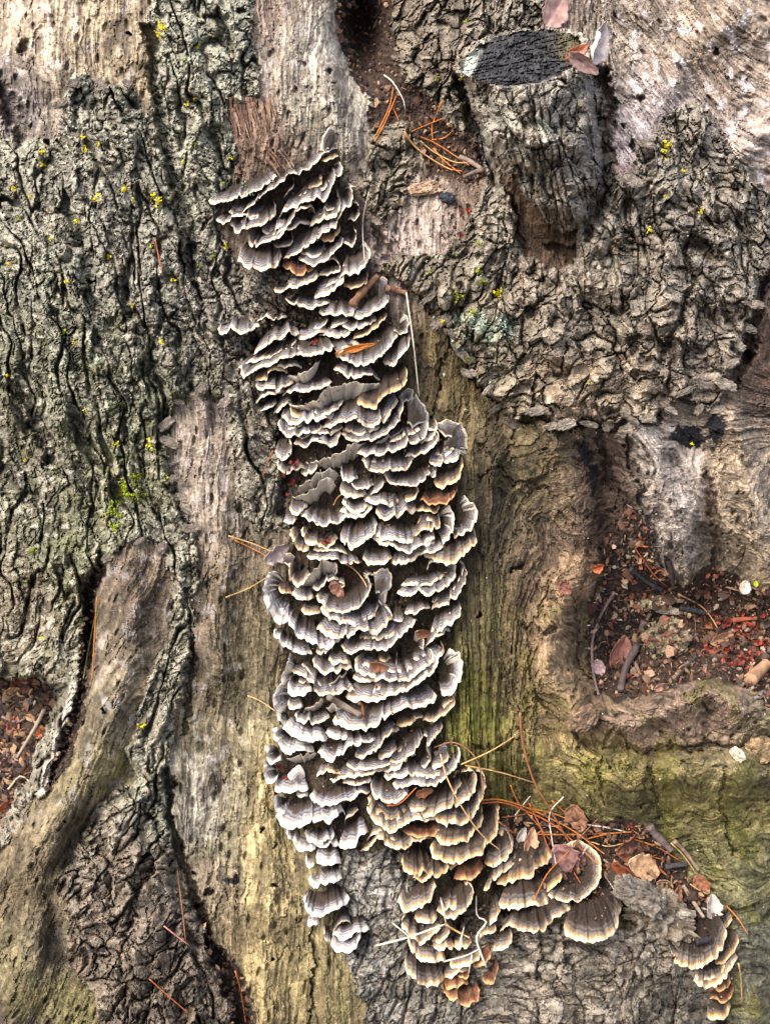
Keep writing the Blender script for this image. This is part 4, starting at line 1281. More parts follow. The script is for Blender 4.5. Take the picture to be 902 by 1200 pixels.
def tube(name, pts, rad, col, mat=None, lift=1.0, sides=6, taper=0.5, knob=0.0, n=None, seed=0, follow=False):
    pc, L = catmull(pts, 8)
    n = n or int(np.clip(L / 5, 8, 40))
    pc, L = catmull(pts, n)
    u, v = pc[:, 0], pc[:, 1]
    w = (top(u, v) + lift) if follow else rest_w(u, v, lift)
    if follow:
        w = np.convolve(np.pad(w, 2, 'edge'), np.ones(5) / 5, 'valid')
    C = frame(u, v, w + rad)
    t = np.linspace(0, 1, n)
    r = rad * (1 - taper * t) * (1 + 0.6 * knob * perlin(t * L / 14, t * 0 + seed * 3.1, 5) + 0.5 * knob * perlin(t * L / 4, t * 0 + seed * 1.1, 6))
    T = np.gradient(C, axis=0); T /= np.linalg.norm(T, axis=1, keepdims=True)
    A = np.cross(T, np.array([0, 0, 1.0])); A /= np.maximum(np.linalg.norm(A, axis=1, keepdims=True), 1e-6)
    B = np.cross(T, A)
    ph = np.arange(sides) / sides * 2 * np.pi
    ring = C[:, None] + r[:, None, None] * (np.cos(ph)[None, :, None] * A[:, None] + np.sin(ph)[None, :, None] * B[:, None])
    if knob:
        ring += (knob * rad * 0.6 * fbm(np.broadcast_to(t[:, None] * L / 5, ring.shape[:2]), np.broadcast_to(ph[None] * 2, ring.shape[:2]), 2, seed))[..., None] * np.array([0.5, 0.5, 0.7])
    V_ = np.concatenate([ring.reshape(-1, 3), C[:1], C[-1:]])
    ii = np.arange(n * sides).reshape(n, sides)
    jj = np.roll(ii, -1, 1)
    f = np.concatenate([np.stack([ii[:-1], jj[:-1], jj[1:]], -1).reshape(-1, 3), np.stack([ii[:-1], jj[1:], ii[1:]], -1).reshape(-1, 3),
                        np.stack([jj[0], ii[0], np.full(sides, n * sides)], -1), np.stack([ii[-1], jj[-1], np.full(sides, n * sides + 1)], -1)])
    cc = lin(col) * (1 + 0.35 * perlin(np.repeat(t * L / 12, sides), np.tile(ph, n) + seed, 6))[:, None]
    cc = np.concatenate([cc, cc[:1], cc[-1:]])
    return make_mesh(name, world_of(V_), f, mat or M_LITTER, np.clip(cc, 0.003, 0.9), origin=world_of(C[0]))

ORANGE, BROWN, PALE, STRAW, RUST = (186, 112, 52), (142, 96, 66), (206, 196, 180), (196, 158, 104), (168, 92, 48)
NEEDLES = [
 ('S', 1.0, ORANGE, 'orange pine needle leaning at the crotch left edge, lower one', [(95,430),(150,330),(210,190),(230,145)]),
 ('S', 1.0, ORANGE, 'orange pine needle leaning at the crotch left edge, upper one', [(105,390),(180,230),(205,110)]),
 ('S', 1.0, RUST, 'short rust pine needle behind the crossed pair in the crotch', [(195,225),(215,260),(235,305)]),
 ('S', 1.1, ORANGE, 'upright orange pine needle in the middle of the crotch', [(490,195),(450,290),(430,340),(435,420)]),
 ('S', 1.0, STRAW, 'curved pine needle, outermost left of the crotch bundle', [(270,370),(330,460),(440,540),(550,600)]),
 ('S', 1.0, ORANGE, 'curved orange pine needle, second in the crotch bundle', [(270,390),(380,500),(500,580),(610,605)]),
 ('S', 1.0, ORANGE, 'long orange pine needle along the top of the crotch bundle', [(355,400),(450,440),(560,510),(650,570)]),
 ('S', 1.0, STRAW, 'pale pine needle in the middle of the crotch bundle', [(360,425),(440,490),(560,550),(640,555)]),
 ('S', 1.0, ORANGE, 'steep orange pine needle crossing the crotch bundle', [(440,470),(500,540),(600,620)]),
 ('S', 0.9, ORANGE, 'thin pine needle pointing up right from the crotch bundle', [(315,370),(420,325),(495,295)]),
 ('S', 0.9, ORANGE, 'short pine needle bridging the crotch bundle and the stub', [(430,420),(500,410),(555,365)]),
 ('S', 1.0, PALE, 'pale dry stalk arching down from the dark hollow', [(150,40),(200,80),(260,180),(275,250)]),
 ('Z', 1.0, PALE, 'long white stalk standing right of the upper fungus column', [(476,343),(484,400),(491,465)]),
 ('Z', 0.8, PALE, 'thin pale stalk against the dark gap right of the topmost brackets', [(432,226),(425,260),(427,305)]),
 ('Z', 0.9, STRAW, 'upper tan pine needle entering the column from the left wood', [(268,628),(296,637),(322,648)]),
 ('Z', 0.9, ORANGE, 'lower orange pine needle entering the column from the left wood', [(275,633),(300,645),(326,660)]),
 ('Z', 0.8, STRAW, 'lone straw needle on the bare wood below the needle pair', [(265,700),(290,690),(314,676)]),
 ('Z', 0.8, STRAW, 'short needle stuck to bare wood beside the white-rimmed left brackets', [(290,815),(306,822),(322,833)]),
 ('Z', 0.9, BROWN, 'thin brown stalk arching beside the lower right brackets', [(508,876),(530,870),(550,880),(562,900),(566,932)]),
 ('Z', 0.9, STRAW, 'reddish straw needle pointing up right over the olive wood', [(540,896),(575,880),(604,862)]),
 ('Z', 0.9, STRAW, 'straw needle running right across the olive wood', [(545,897),(585,905),(628,918)]),
 ('Z', 1.6, BROWN, 'thick brown stalk standing on the ledge pile', [(609,835),(612,868),(624,912),(645,950),(668,990)]),
 ('T', 1.1, ORANGE, 'long arched orange needle, uppermost over the ledge pile', [(20,90),(120,85),(250,120),(400,185),(560,270),(740,405)]),
 ('T', 1.1, RUST, 'long arched rust needle, second over the ledge pile', [(20,105),(150,105),(300,160),(450,240),(600,370),(700,465)]),
 ('T', 0.9, ORANGE, 'steep orange needle crossing the two arched needles', [(190,0),(240,110),(330,210),(460,370)]),
 ('T', 0.9, ORANGE, 'level orange needle along the back of the ledge pile', [(330,290),(600,290),(900,275)]),
 ('T', 0.9, ORANGE, 'short orange needle in front of the brown leaf flake', [(430,90),(520,170),(630,270)]),
 ('T', 1.0, ORANGE, 'orange needle lying down left over the round cap', [(330,675),(400,530),(480,440),(570,350)]),
 ('T', 0.9, PALE, 'bent white stalk hanging into the round cap', [(500,70),(420,165),(430,300),(455,460)]),
 ('T', 0.8, PALE, 'short white stalk leaning behind the golden-rimmed caps', [(215,180),(260,120),(305,65)]),
 ('T', 0.9, RUST, 'short rust needle behind the curled tan cap', [(120,215),(165,250),(210,285)]),
 ('T', 0.8, RUST, 'tiny rust needle inside the round cap', [(545,490),(575,535),(600,575)]),
 ('T', 0.8, BROWN, 'short brown needle left of the ledge pile', [(140,190),(210,182),(280,170)]),
 ('T', 1.0, PALE, 'pale grass blade along the right of the ledge pile', [(620,230),(760,250),(870,275)]),
 ('T', 0.9, ORANGE, 'orange needle below the pale grass blade on the ledge', [(640,315),(760,288),(900,275)]),
 ('T', 0.9, RUST, 'rust needle under the arched pair, steepest on the ledge', [(300,110),(370,260),(420,400)]),
 ('T', 0.9, STRAW, 'straw needle lying level left of the brown leaf flake', [(250,215),(380,235),(500,250)]),
 ('T', 0.9, ORANGE, 'orange needle fanning right from the arched pair', [(270,130),(450,170),(600,240)]),
 ('T', 0.8, BROWN, 'brown needle crossing under the level orange needle', [(560,350),(640,260),(700,200)]),
 ('T', 0.8, STRAW, 'thin straw needle above the red-brown crumpled leaf', [(650,330),(760,360),(860,340)]),
 ('X', 0.9, RUST, 'rust needle between the tan curled leaf and the twig', [(120,170),(220,220),(300,240)]),
 ('X', 0.8, STRAW, 'short straw needle near the far right pale flake', [(440,380),(500,420),(545,440)]),
 ('X', 0.9, BROWN, 'brown needle at the lower edge of the ledge litter', [(330,330),(380,420),(400,500)]),
 ('X', 1.0, ORANGE, 'orange needle slanting across the right of the ledge pile', [(90,110),(250,165),(390,250)]),
 ('X', 1.0, STRAW, 'straw needle along the ledge edge under the purple twig', [(330,140),(400,210),(470,310)]),
 ('X', 2.0, RUST, 'thick curled rust stem on the ledge pile', [(155,235),(230,270),(315,340)]),
 ('X', 0.9, ORANGE, 'orange needle hanging over the bare wood right of the ledge', [(655,510),(720,580),(780,675)]),
 ('R', 1.0, STRAW, 'straight tan needle hanging right of the far right brackets', [(725,345),(740,440),(745,580)]),
 ('M', 0.9, STRAW, 'long straw needle lying across the golden lower right brackets', [(480,20),(520,160),(600,320),(720,490),(840,590)]),
 ('M', 1.0, RUST, 'curved rust needle in front of a small grey bracket', [(170,320),(240,310),(340,215)]),
 ('Q', 1.4, PALE, 'long white stalk pointing left from the hanging cluster', [(-55,292),(0,280),(150,240),(360,165)]),
 ('Q', 1.3, PALE, 'white stalk rising up from the stalk junction', [(330,10),(345,70),(355,120),(365,170)]),
 ('Q', 1.4, STRAW, 'tan stalk running right from the stalk junction', [(365,170),(440,215),(500,245)]),
 ('Q', 1.2, PALE, 'looped white stalk in front of the hanging cluster', [(600,420),(550,290),(545,230),(600,150),(545,115),(540,0)]),
 ('Q', 1.0, PALE, 'level white stalk across the lower hanging cluster', [(350,385),(480,350),(560,310)]),
 ('Q', 0.9, PALE, 'short white stalk hanging below the level stalk', [(515,345),(505,400),(495,460)]),
 ('Q', 0.9, PALE, 'thin white stalk on the bark left of the hanging cluster', [(45,155),(100,200),(150,240)]),
 ('Q', 1.1, PALE, 'upright white stalk in the middle of the hanging cluster', [(440,295),(455,235),(470,180)]),
 ('Z', 0.9, BROWN, 'brown needle standing in the lower left bark crevice', [(208,1020),(213,1060),(218,1105)]),
 ('Z', 1.0, (176,120,110), 'pinkish stem lying across the lower left bark strip', [(192,1085),(206,1096),(222,1108)]),
 ('Z', 0.8, RUST, 'thin rust needle on the lower left bark lump', [(175,1147),(195,1165),(222,1188)]),
 ('Z', 1.0, ORANGE, 'bright orange needle in the lower left gap', [(276,1138),(282,1160),(288,1198)]),
 ('Z', 0.9, ORANGE, 'orange needle standing in the left cleft', [(114,700),(112,730),(108,796)]),
 ('Z', 0.9, (112,118,62), 'green grass blade standing in the left cleft', [(116,705),(106,750),(98,795)]),
 ('Z', 0.8, RUST, 'rust needle on the left bark below the moss', [(182,280),(186,300),(190,318)]),
 ('Y', 1.0, RUST, 'bent rust needle at the top of the red hollow', [(320,85),(260,85),(300,150),(350,220),(410,275)]),
 ('Y', 1.1, STRAW, 'straw needle running down into the red bud scales', [(465,310),(570,365),(620,420),(650,470)]),
 ('Y', 0.8, BROWN, 'upright brown needle left of the red bud scales', [(540,365),(545,450),(545,530)]),
 ('Y', 0.9, (60,48,44), 'thin black stalk against the pale root above the hollow', [(785,80),(760,160),(700,215)]),
 ('Y', 0.8, RUST, 'short rust needle crossing the bent needle in the hollow', [(350,215),(380,195),(415,228)]),
 ('F', 0.8, BROWN, 'brown needle on bark left of the red bud scales in the column', [(100,40),(60,130),(38,200)]),
 ('F', 0.8, STRAW, 'tiny straw needle beside the pale upturned brackets', [(505,295),(475,320),(455,360)]),
 ('H', 0.9, STRAW, 'curved straw needle in the cup of the middle column', [(520,100),(580,140),(630,200),(650,240)]),
]
for i, (c, r, col, lab, pts) in enumerate(NEEDLES):
    stalk = ('stalk' in lab) or ('stem' in lab) or ('grass' in lab)
    o = tube('dry_stalk' if stalk else 'pine_needle', cpts(c, pts), r, col, lift=1.2 + 0.3 * (i % 5), seed=i, taper=0.35)
    tag(o, lab, 'stalk' if stalk else 'pine needle', 'dry stalks and grass' if stalk else 'fallen pine needles')

TWIGS = [
 ('Y', 5.2, (92,80,78), 'dark purplish forked twig lying in the red hollow', [(305,440),(265,560),(215,660),(190,765)], 0.25),
 ('Y', 3.0, (150,120,96), 'pale broken branchlet at the top of the purplish twig', [(330,400),(310,440),(290,480)], 0.3),
 ('Y', 2.0, (112,96,92), 'long thin grey twig curving down the hollow left edge', [(160,300),(90,420),(55,540),(60,680),(85,790)], 0.2),
 ('Y', 3.2, (50,50,56), 'charred black stick in the upper hollow', [(235,190),(310,250),(385,290)], 0.3),
 ('Y', 3.0, (64,52,48), 'short upright dark twig at the centre of the hollow', [(415,150),(430,200),(440,270)], 0.3),
 ('Y', 2.4, (60,54,52), 'dark twig pointing to the smooth root below the hollow', [(550,605),(500,660),(450,720)], 0.25),
 ('Y', 8.5, (168,130,100), 'short thick tan stick at the right of the hollow', [(805,720),(845,680),(885,640)], 0.08),
 ('Y', 3.0, (150,84,62), 'level red-brown stick above the red bud scales', [(722,436),(780,428),(838,425)], 0.2),
 ('Y', 4.5, (58,54,56), 'dark rotten stick under the pale bark chip', [(235,400),(300,370),(345,365)], 0.35),
 ('Y', 4.5, (54,52,54), 'black stick right of the pale bark chip', [(470,375),(530,385),(590,400)], 0.35),
 ('X', 5.0, (104,92,88), 'purple-grey twig at the back corner of the ledge', [(200,40),(240,90),(290,140),(330,185)], 0.3),
 ('X', 5.0, (74,74,78), 'grey charred stick on the ledge above the bark chunk', [(160,360),(230,410),(320,465)], 0.2),
 ('X', 2.6, (150,136,120), 'weathered grey splinter on the ledge right end', [(400,390),(450,470),(520,575)], 0.2),
 ('X', 2.6, (140,122,104), 'thin bark twig at the back rim of the ledge', [(350,130),(420,200),(490,300)], 0.25),
 ('X', 3.6, (62,62,64), 'dark blue-grey chip stick in the middle of the ledge', [(300,280),(350,272),(415,265)], 0.2),
 ('R', 4.5, (46,46,50), 'small black stick inside the big right-end bracket', [(475,215),(510,212),(550,205)], 0.2),
 ('S', 3.2, (132,116,108), 'purplish twig right of the crotch needles', [(590,520),(650,545),(720,590)], 0.25),
 ('S', 3.0, (108,96,88), 'grey twig at the lower end of the crotch needles', [(735,595),(680,610),(615,640)], 0.25),
 ('C', 5.0, (128,96,70), 'brown splinter wedged among the upper brackets', [(150,345),(210,270),(285,195)], 0.3),
 ('C', 4.0, (120,88,70), 'stubby brown twig right of the upper brackets', [(335,260),(390,275),(440,285)], 0.3),
 ('J', 4.0, (112,100,90), 'grey twig lying between the brackets of the middle column', [(430,285),(520,340),(610,390)], 0.3),
 ('J', 1.8, (120,80,50), 'hooked brown stem in the middle column', [(605,320),(625,340),(630,420)], 0.2),
]
for i, (c, r, col, lab, pts, kn) in enumerate(TWIGS):
    o = tube('twig', cpts(c, pts), r, col, lift=0.5, sides=12, taper=0.25, knob=kn, n=40, seed=i + 200)
    tag(o, lab, 'twig', 'twigs and sticks in the litter')

# ---- leaves
def leaf(pt, length, width, ang, roll, pitch, curl, col, lab, lobes=0, seed=0, lift=4, name='fallen_leaf', cat='leaf', crumple=0.0):
    n, m = 22, 15
    s = np.linspace(0, 1, n); q = np.linspace(-1, 1, m)
    wd = np.sin(np.pi * s ** 0.8) ** 0.75 * (1 + 0.35 * lobes * np.abs(np.sin(s * 3 * np.pi)) - 0.2 * lobes)
    wd = wd * (1 + 0.18 * perlin(s * 9, s * 0 + seed, 3)) + 0.02
    X = (s[:, None] - 0.5) * length + 0 * q[None]
    Y = q[None] * wd[:, None] * width / 2
    yy = Y / (width / 2)
    Z = curl * (yy ** 2) * width * 0.5 + 0.5 * curl * ((s[:, None] - 0.5) ** 2) * length - 0.04 * width * np.exp(-(yy * 8) ** 2)
    Z = Z + (0.03 + crumple) * length * fbm(X / length * 5 + seed, Y / width * 4, 3, seed % 40)
    Z = Z + 0.012 * width * np.abs(np.sin((s[:, None] * 9 + np.abs(yy) * 3) * np.pi))
    ca, sa, cr, sr, cp_, sp_ = math.cos(ang), math.sin(ang), math.cos(roll), math.sin(roll), math.cos(pitch), math.sin(pitch)
    y2, z2 = Y * cr - Z * sr, Y * sr + Z * cr
    x3, z3 = X * cp_ + z2 * sp_, -X * sp_ + z2 * cp_
    x4, y4 = x3 * ca - y2 * sa, x3 * sa + y2 * ca
    w0 = float(np.max(top(np.array([pt[0]]), np.array([pt[1]]), 2))) + lift
    C = frame(np.array([pt[0]]), np.array([pt[1]]), w0)[0]
    tp = np.stack([x4, y4, z3], -1) + C
    nrm = np.cross(np.gradient(tp, axis=0), np.gradient(tp, axis=1)); nrm /= np.maximum(np.linalg.norm(nrm, axis=-1, keepdims=True), 1e-9)
    bt = tp - nrm * 0.45
    ii = np.arange(n * m).reshape(n, m)
    q1 = np.stack([ii[:-1, :-1], ii[1:, :-1], ii[1:, 1:], ii[:-1, 1:]], -1).reshape(-1, 4)
    rim_ = np.concatenate([ii[0, :-1], ii[:-1, -1], ii[-1, :0:-1], ii[:0:-1, 0]])
    nx = np.roll(rim_, -1)
    sd_ = np.stack([rim_, nx, nx + n * m, rim_ + n * m], -1)
    cc = lin(col) * (1 + 0.5 * fbm(X / length * 7 + seed, Y / width * 5, 3, 9) - 0.25 * np.exp(-(yy * 14) ** 2))[..., None]
    cc = np.clip(np.concatenate([cc.reshape(-1, 3)] * 2), 0.004, 0.9)
    o = make_mesh(name, world_of(np.concatenate([tp.reshape(-1, 3), bt.reshape(-1, 3)])), np.concatenate([q1, q1[:, ::-1] + n * m, sd_]), M_LEAF, cc, origin=world_of(C))
    return tag(o, lab, cat, 'fallen leaves')

R_ = math.radians
LEAVES = [
 ((650,12),54,34,R_(60),0.4,0.3,0.3,(176,142,132),'pinkish dry leaf behind the sawn stub at the top edge',0.6,0.02),
 ((697,50),58,26,R_(70),0.9,0.2,0.9,(206,190,180),'pale curled dry leaf right of the sawn stub',0.0,0.05),
 ((684,74),40,16,R_(-30),0.6,0.2,0.7,(150,122,116),'small brown curled leaf below the pale curled leaf',0.0,0.05),
 ((676,62),30,14,R_(30),0.2,-0.5,0.7,(176,110,84),'small rusty leaf scrap behind the sawn stub',0.0,0.05),
 ((416,408),48,8,R_(14),0.5,0.0,0.4,(198,118,44),'narrow orange leaf lying on the upper brackets',0.0,0.0),
 ((662,1005),42,34,R_(-50),0.2,0.2,0.35,(150,112,106),'purplish brown leaf folded inside the round cap',0.8,0.06),
 ((676,1012),26,22,R_(70),0.6,-0.3,0.5,(132,96,88),'small purple leaf scrap lower inside the round cap',0.6,0.06),
 ((742,990),48,36,R_(20),0.4,0.3,0.3,(128,84,66),'crumpled red-brown leaf at the back of the ledge',0.8,0.12),
 ((752,1018),46,28,R_(-20),-0.5,0.3,0.8,(196,160,124),'tan curled leaf on the ledge above the bark chunk',0.3,0.08),
 ((736,1022),50,16,R_(-40),0.6,0.2,0.8,(150,84,54),'rusty rolled leaf beside the tan curled leaf',0.0,0.05),
 ((676,958),40,26,R_(-70),0.5,0.3,0.4,(150,110,84),'brown leaf flake standing behind the arched needles',0.5,0.08),
 ((620,985),32,18,R_(70),0.4,0.4,0.6,(184,140,108),'small tan leaf scrap behind the golden caps',0.3,0.08),
 ((610,978),20,12,R_(50),0.4,0.4,0.6,(196,186,178),'small pale leaf scrap left of the tan one on the ledge',0.0,0.08),
 ((822,1036),30,18,R_(-60),0.3,0.2,0.5,(164,112,84),'orange-brown leaf at the right slope of the ledge',0.4,0.08),
 ((790,1048),26,14,R_(60),0.5,0.2,0.9,(142,96,62),'twisted brown leaf in the middle right of the ledge',0.0,0.08),
 ((778,1036),22,16,R_(-20),0.3,0.2,0.6,(206,176,140),'small cream leaf scrap on the ledge',0.3,0.08),
 ((832,1062),28,22,R_(80),0.4,0.2,0.7,(190,178,166),'pale crumpled flake above the far right brackets',0.5,0.10),
 ((726,768),52,34,R_(72),0.3,0.2,0.4,(146,100,86),'brown leaf lying left of the purplish twig in the hollow',0.0,0.06),
 ((702,782),24,16,R_(-70),0.4,0.2,0.7,(196,168,168),'small pinkish leaf scrap at the hollow lower left',0.5,0.12),
 ((872,688),18,15,R_(70),0.2,0.2,0.3,(222,210,190),'white petal-like leaf scrap at the right of the hollow',0.3,0.03),
 ((885,684),8,6,R_(80),0.2,0.2,0.3,(176,190,40),'tiny yellow-green leaf scrap beside the pale root',0.0,0.0),
 ((774,805),20,9,R_(10),0.2,0.4,0.4,(176,132,110),'pale brown leaf scrap above the smooth root',0.0,0.05),
 ((845,748),36,14,R_(18),0.2,0.3,0.5,(160,122,92),'tan leaf flake among the red bud scales',0.3,0.06),
 ((324,648),36,20,R_(35),0.5,0.4,0.5,(176,158,152),'pinkish pale leaf tucked under the left column margin',0.7,0.14),
 ((700,665),16,11,R_(20),0.4,0.2,0.8,(186,104,62),'small orange leaf scrap on the wood left of the hollow',0.3,0.08),
 ((662,688),20,14,R_(-50),0.4,0.2,0.8,(140,96,82),'reddish brown flower scrap on the swirled wood',0.8,0.15),
 ((396,690),26,14,R_(-60),0.4,0.4,0.6,(150,108,90),'brown leaf scrap inside the cup of the middle column',0.3,0.08),
 ((496,742),20,11,R_(-10),0.4,0.4,0.5,(128,82,58),'brown leaf scrap under the right middle brackets',0.3,0.06),
 ((444,780),24,13,R_(-20),0.4,0.4,0.7,(146,98,72),'curled brown leaf behind the wide middle brackets',0.3,0.06),
 ((497,928),22,12,R_(10),0.4,0.3,0.4,(140,92,60),'brown leaf scrap above the tan lower right brackets',0.3,0.06),
 ((270,176),0.1,0.1,0,0,0,0,(0,0,0),'',0,0),
 ((296,160),52,26,R_(-68),0.2,0.1,0.2,(158,112,88),'',0,0),
]
for i, (pt, ln_, wd_, an, ro, pi_, cu_, col, lab, lob, crm) in enumerate(LEAVES):
    if lab:
        leaf(pt, ln_, wd_, an, ro, pi_, cu_, col, lab, lob, i + 3, crumple=crm)

# ---- lumps: bark chunks and stones
def lump_mesh(name, pt, rx, ry, rz, ang, col, mat, seed, rough=0.25, col2=None, parent=None, sink=0.3, res=(60, 44)):
    n, m = res
    th = np.linspace(0, 2 * np.pi, n, endpoint=False); ph = np.linspace(0.02, np.pi - 0.02, m)
    PH, TH = np.meshgrid(ph, th, indexing='ij')
    d = np.stack([np.cos(PH), np.sin(PH) * np.cos(TH), np.sin(PH) * np.sin(TH)], -1)
    sh = np.sign(d) * np.abs(d) ** 0.8
    a1 = d[..., 0] * 3 + d[..., 1] * 2.1 + seed; a2 = d[..., 2] * 3 - d[..., 1] * 2.3 + d[..., 0]
    px_, py_, pz_ = d[..., 0] * 2.4 + seed, d[..., 1] * 2.4 + 3.7, d[..., 2] * 2.4 - seed
    nz_ = fbm(px_, py_, 4, seed % 40, 0.6) + fbm(py_ + 9, pz_, 4, seed % 40 + 1, 0.6) + fbm(pz_ + 5, px_, 3, seed % 40 + 2, 0.55)
    w1_ = worley(px_ * 1.6 + 0.3 * nz_, py_ * 1.6 + pz_ * 0.5, seed)
    k = 1 + 0.55 * rough * nz_ + 0.6 * rough * (cellrand(w1_[2], 3) - 0.5) - 0.45 * rough * smooth(0.12, 0, w1_[1] - w1_[0])
    L = sh * k[..., None] * np.array([rx, ry, rz])
    ca, sa = math.cos(ang), math.sin(ang)
    w0 = float(top(np.array([pt[0]]), np.array([pt[1]]), 2)[0]) + rz * (1 - 2 * sink)
    C = frame(np.array([pt[0]]), np.array([pt[1]]), w0)[0]
    P = np.stack([L[..., 0] * ca - L[..., 1] * sa, L[..., 0] * sa + L[..., 1] * ca, L[..., 2]], -1) + C
    ii = np.arange(n * m).reshape(m, n); jj = np.roll(ii, -1, 1)
    q = np.stack([ii[:-1], ii[1:], jj[1:], jj[:-1]], -1).reshape(-1, 4)
    cc = lin(col) * np.clip(1 + 0.7 * nz_ + 0.6 * (cellrand(w1_[2], 5) - 0.5), 0.3, 2)[..., None]
    if col2 is not None:
        g = smooth(0.0, 0.4, fbm(px_ * 1.5, py_ * 1.5 + pz_, 3, 14))[..., None]
        cc = cc * (1 - g) + g * lin(col2)
    W = world_of(P).reshape(-1, 3)
    o = make_mesh(name, W, q, mat, np.clip(cc, 0.004, 0.85).reshape(-1, 3), origin=world_of(C), smooth_shade=False)
    splat(W.copy())
    return o
tag(lump_mesh('bark_chunk', (774,1074), 36, 24, 22, R_(-36), (120,108,92), M_BARK, 3, 0.75, (164,158,144)), 'knobbly grey bark chunk lying on the ledge beside the right cluster', 'bark chunk')
tag(lump_mesh('bark_chunk', (748,1050), 30, 14, 15, R_(-30), (120,112,102), M_BARK, 5, 0.4), 'grey bark fragment joining the bark chunk on its upper left', 'bark chunk')
tag(lump_mesh('wood_lump', (780,748), 28, 24, 18, R_(20), (140,128,104), M_BARK, 9, 0.4, (112,112,70)), 'rounded grey-green wood lump in the middle of the hollow', 'wood lump')
tag(lump_mesh('bark_chip', (766,706), 30, 8, 7, R_(14), (168,158,130), M_BARK, 11, 0.35, (140,142,100)), 'pale flaky bark chip lying across the hollow', 'bark chip')
tag(lump_mesh('bark_chip', (786,716), 20, 4.5, 4, R_(-4), (196,180,150), M_WOOD, 12, 0.25), 'cream wood splinter under the pale bark chip', 'wood chip')
tag(lump_mesh('pebble', (888,812), 8, 6.5, 5, R_(10), (126,128,132), M_CUT, 13, 0.12), 'small blue-grey pebble at the right end of the hollow', 'pebble')
tag(lump_mesh('pebble', (866,796), 4, 3.5, 3, R_(10), (108,100,98), M_CUT, 14, 0.12), 'tiny dark pebble left of the blue-grey one', 'pebble')
tag(lump_mesh('bark_chip', (496,222), 20, 8, 7, R_(8), (176,148,124), M_BARK, 15, 0.35), 'tan flaky bark chip below the crotch needles', 'bark chip')
tag(lump_mesh('charcoal_bit', (524,232), 9, 6, 6, R_(-10), (52,54,62), M_CUT, 16, 0.3), 'shiny black charcoal bit below the crotch needles', 'charcoal')
tag(lump_mesh('wood_lump', (684,842), 18, 11, 10, R_(35), (118,98,80), M_WOOD, 17, 0.35), 'small brown wood knob on the swirled root below the hollow', 'wood lump')
tag(lump_mesh('wood_chip', (864,884), 9, 6, 5, R_(-50), (206,194,170), M_WOOD, 18, 0.3), 'cream wood chip on the root below the hollow', 'wood chip')
tag(lump_mesh('wood_chip', (890,878), 16, 14, 8, R_(-60), (150,128,96), M_WOOD, 19, 0.3), 'tan wood flake at the right photo edge below the hollow', 'wood chip')

# ---- red bud scales: small curled cups
def cup(name, pt, r, col, seed, lab, group):
    n, m = 9, 5
    rs = np.random.default_rng(seed)
    th = np.linspace(0, 2 * np.pi, n, endpoint=False); q = np.linspace(0.15, 1, m)
    el = 0.5 + 0.5 * rs.random()
    X = q[:, None] * np.cos(th) * r; Y = q[:, None] * np.sin(th) * r * el
    Z = (q[:, None] ** 2) * r * (0.9 + 0.5 * np.sin(th * 2 + seed)) * 0.9 + r * 0.12 * rs.standard_normal((m, n))
    P = np.stack([X, Y, Z], -1)
    ax = rs.standard_normal(3); ax /= np.linalg.norm(ax)
    a = rs.random() * 2.2
    Km = np.array([[0, -ax[2], ax[1]], [ax[2], 0, -ax[0]], [-ax[1], ax[0], 0]])
    Rm = np.eye(3) + math.sin(a) * Km + (1 - math.cos(a)) * Km @ Km
    w0 = float(top(np.array([pt[0]]), np.array([pt[1]]), 1)[0]) + r * 0.5
    C = frame(np.array([pt[0]]), np.array([pt[1]]), w0)[0]
    P = P @ Rm.T + C
    ii = np.arange(n * m).reshape(m, n); jj = np.roll(ii, -1, 1)
    f = np.stack([ii[:-1], ii[1:], jj[1:], jj[:-1]], -1).reshape(-1, 4)
    cc = lin(col) * (0.7 + 0.6 * rs.random((n * m, 1)))
    W = world_of(P).reshape(-1, 3)
    o = make_mesh(name, W, f, M_LEAF, np.clip(cc, 0.004, 0.9), origin=world_of(C))
    return tag(o, lab, 'bud scale', group)
REDS = [(128,44,34),(150,54,38),(104,38,34),(92,44,38),(140,74,50),(80,40,36),(134,84,60),(160,60,40)]
ri = 0
for (cu0, cv0, su_, sv_, n_) in [(842,758,22,9,26),(880,752,16,16,26),(868,738,16,12,18),(836,728,12,10,12),(862,772,18,6,14),(896,790,5,8,6),(832,718,9,5,6)]:
    for k in range(n_):
        pt = (cu0 + su_ * random.gauss(0, 0.7), cv0 + sv_ * random.gauss(0, 0.7))
        cup('bud_scale', pt, random.uniform(2.4, 5.0), random.choice(REDS), 1000 + ri, 'small curled red bud scale in the red scatter filling the hollow', 'red bud scales in the hollow')
        ri += 1
for (cu0, cv0, s_, n_) in [(344,540,4,8),(340,560,6,10)]:
    for k in range(n_):
        cup('bud_scale', (cu0 + random.gauss(0, s_), cv0 + random.gauss(0, s_)), random.uniform(2.0, 3.6), random.choice(REDS[:4]), 1000 + ri, 'small red bud scale caught at the column left margin beside pale upturned brackets', 'red bud scales in the column')
        ri += 1
for (cu0, cv0, s_, n_, w_) in [(543,246,4,7,'on the bark below the crotch charcoal'),(539,275,3,5,'lowest on the bark left of the recess'),(331,904,3,5,'behind the white-rimmed left bracket'),(369,401,3,4,'between the upper left brackets'),(738,968,3,5,'at the tip of the purple-grey twig'),(405,668,5,6,'in the cup of the middle column'),(383,636,4,6,'in the left cup above the big white bracket')]:
    for k in range(n_):
        cup('bud_scale', (cu0 + random.gauss(0, s_), cv0 + random.gauss(0, s_)), random.uniform(1.8, 3.2), random.choice(REDS[:4]), 1000 + ri, 'tiny dark red bud scale ' + w_, 'red bud scales ' + w_)
        ri += 1

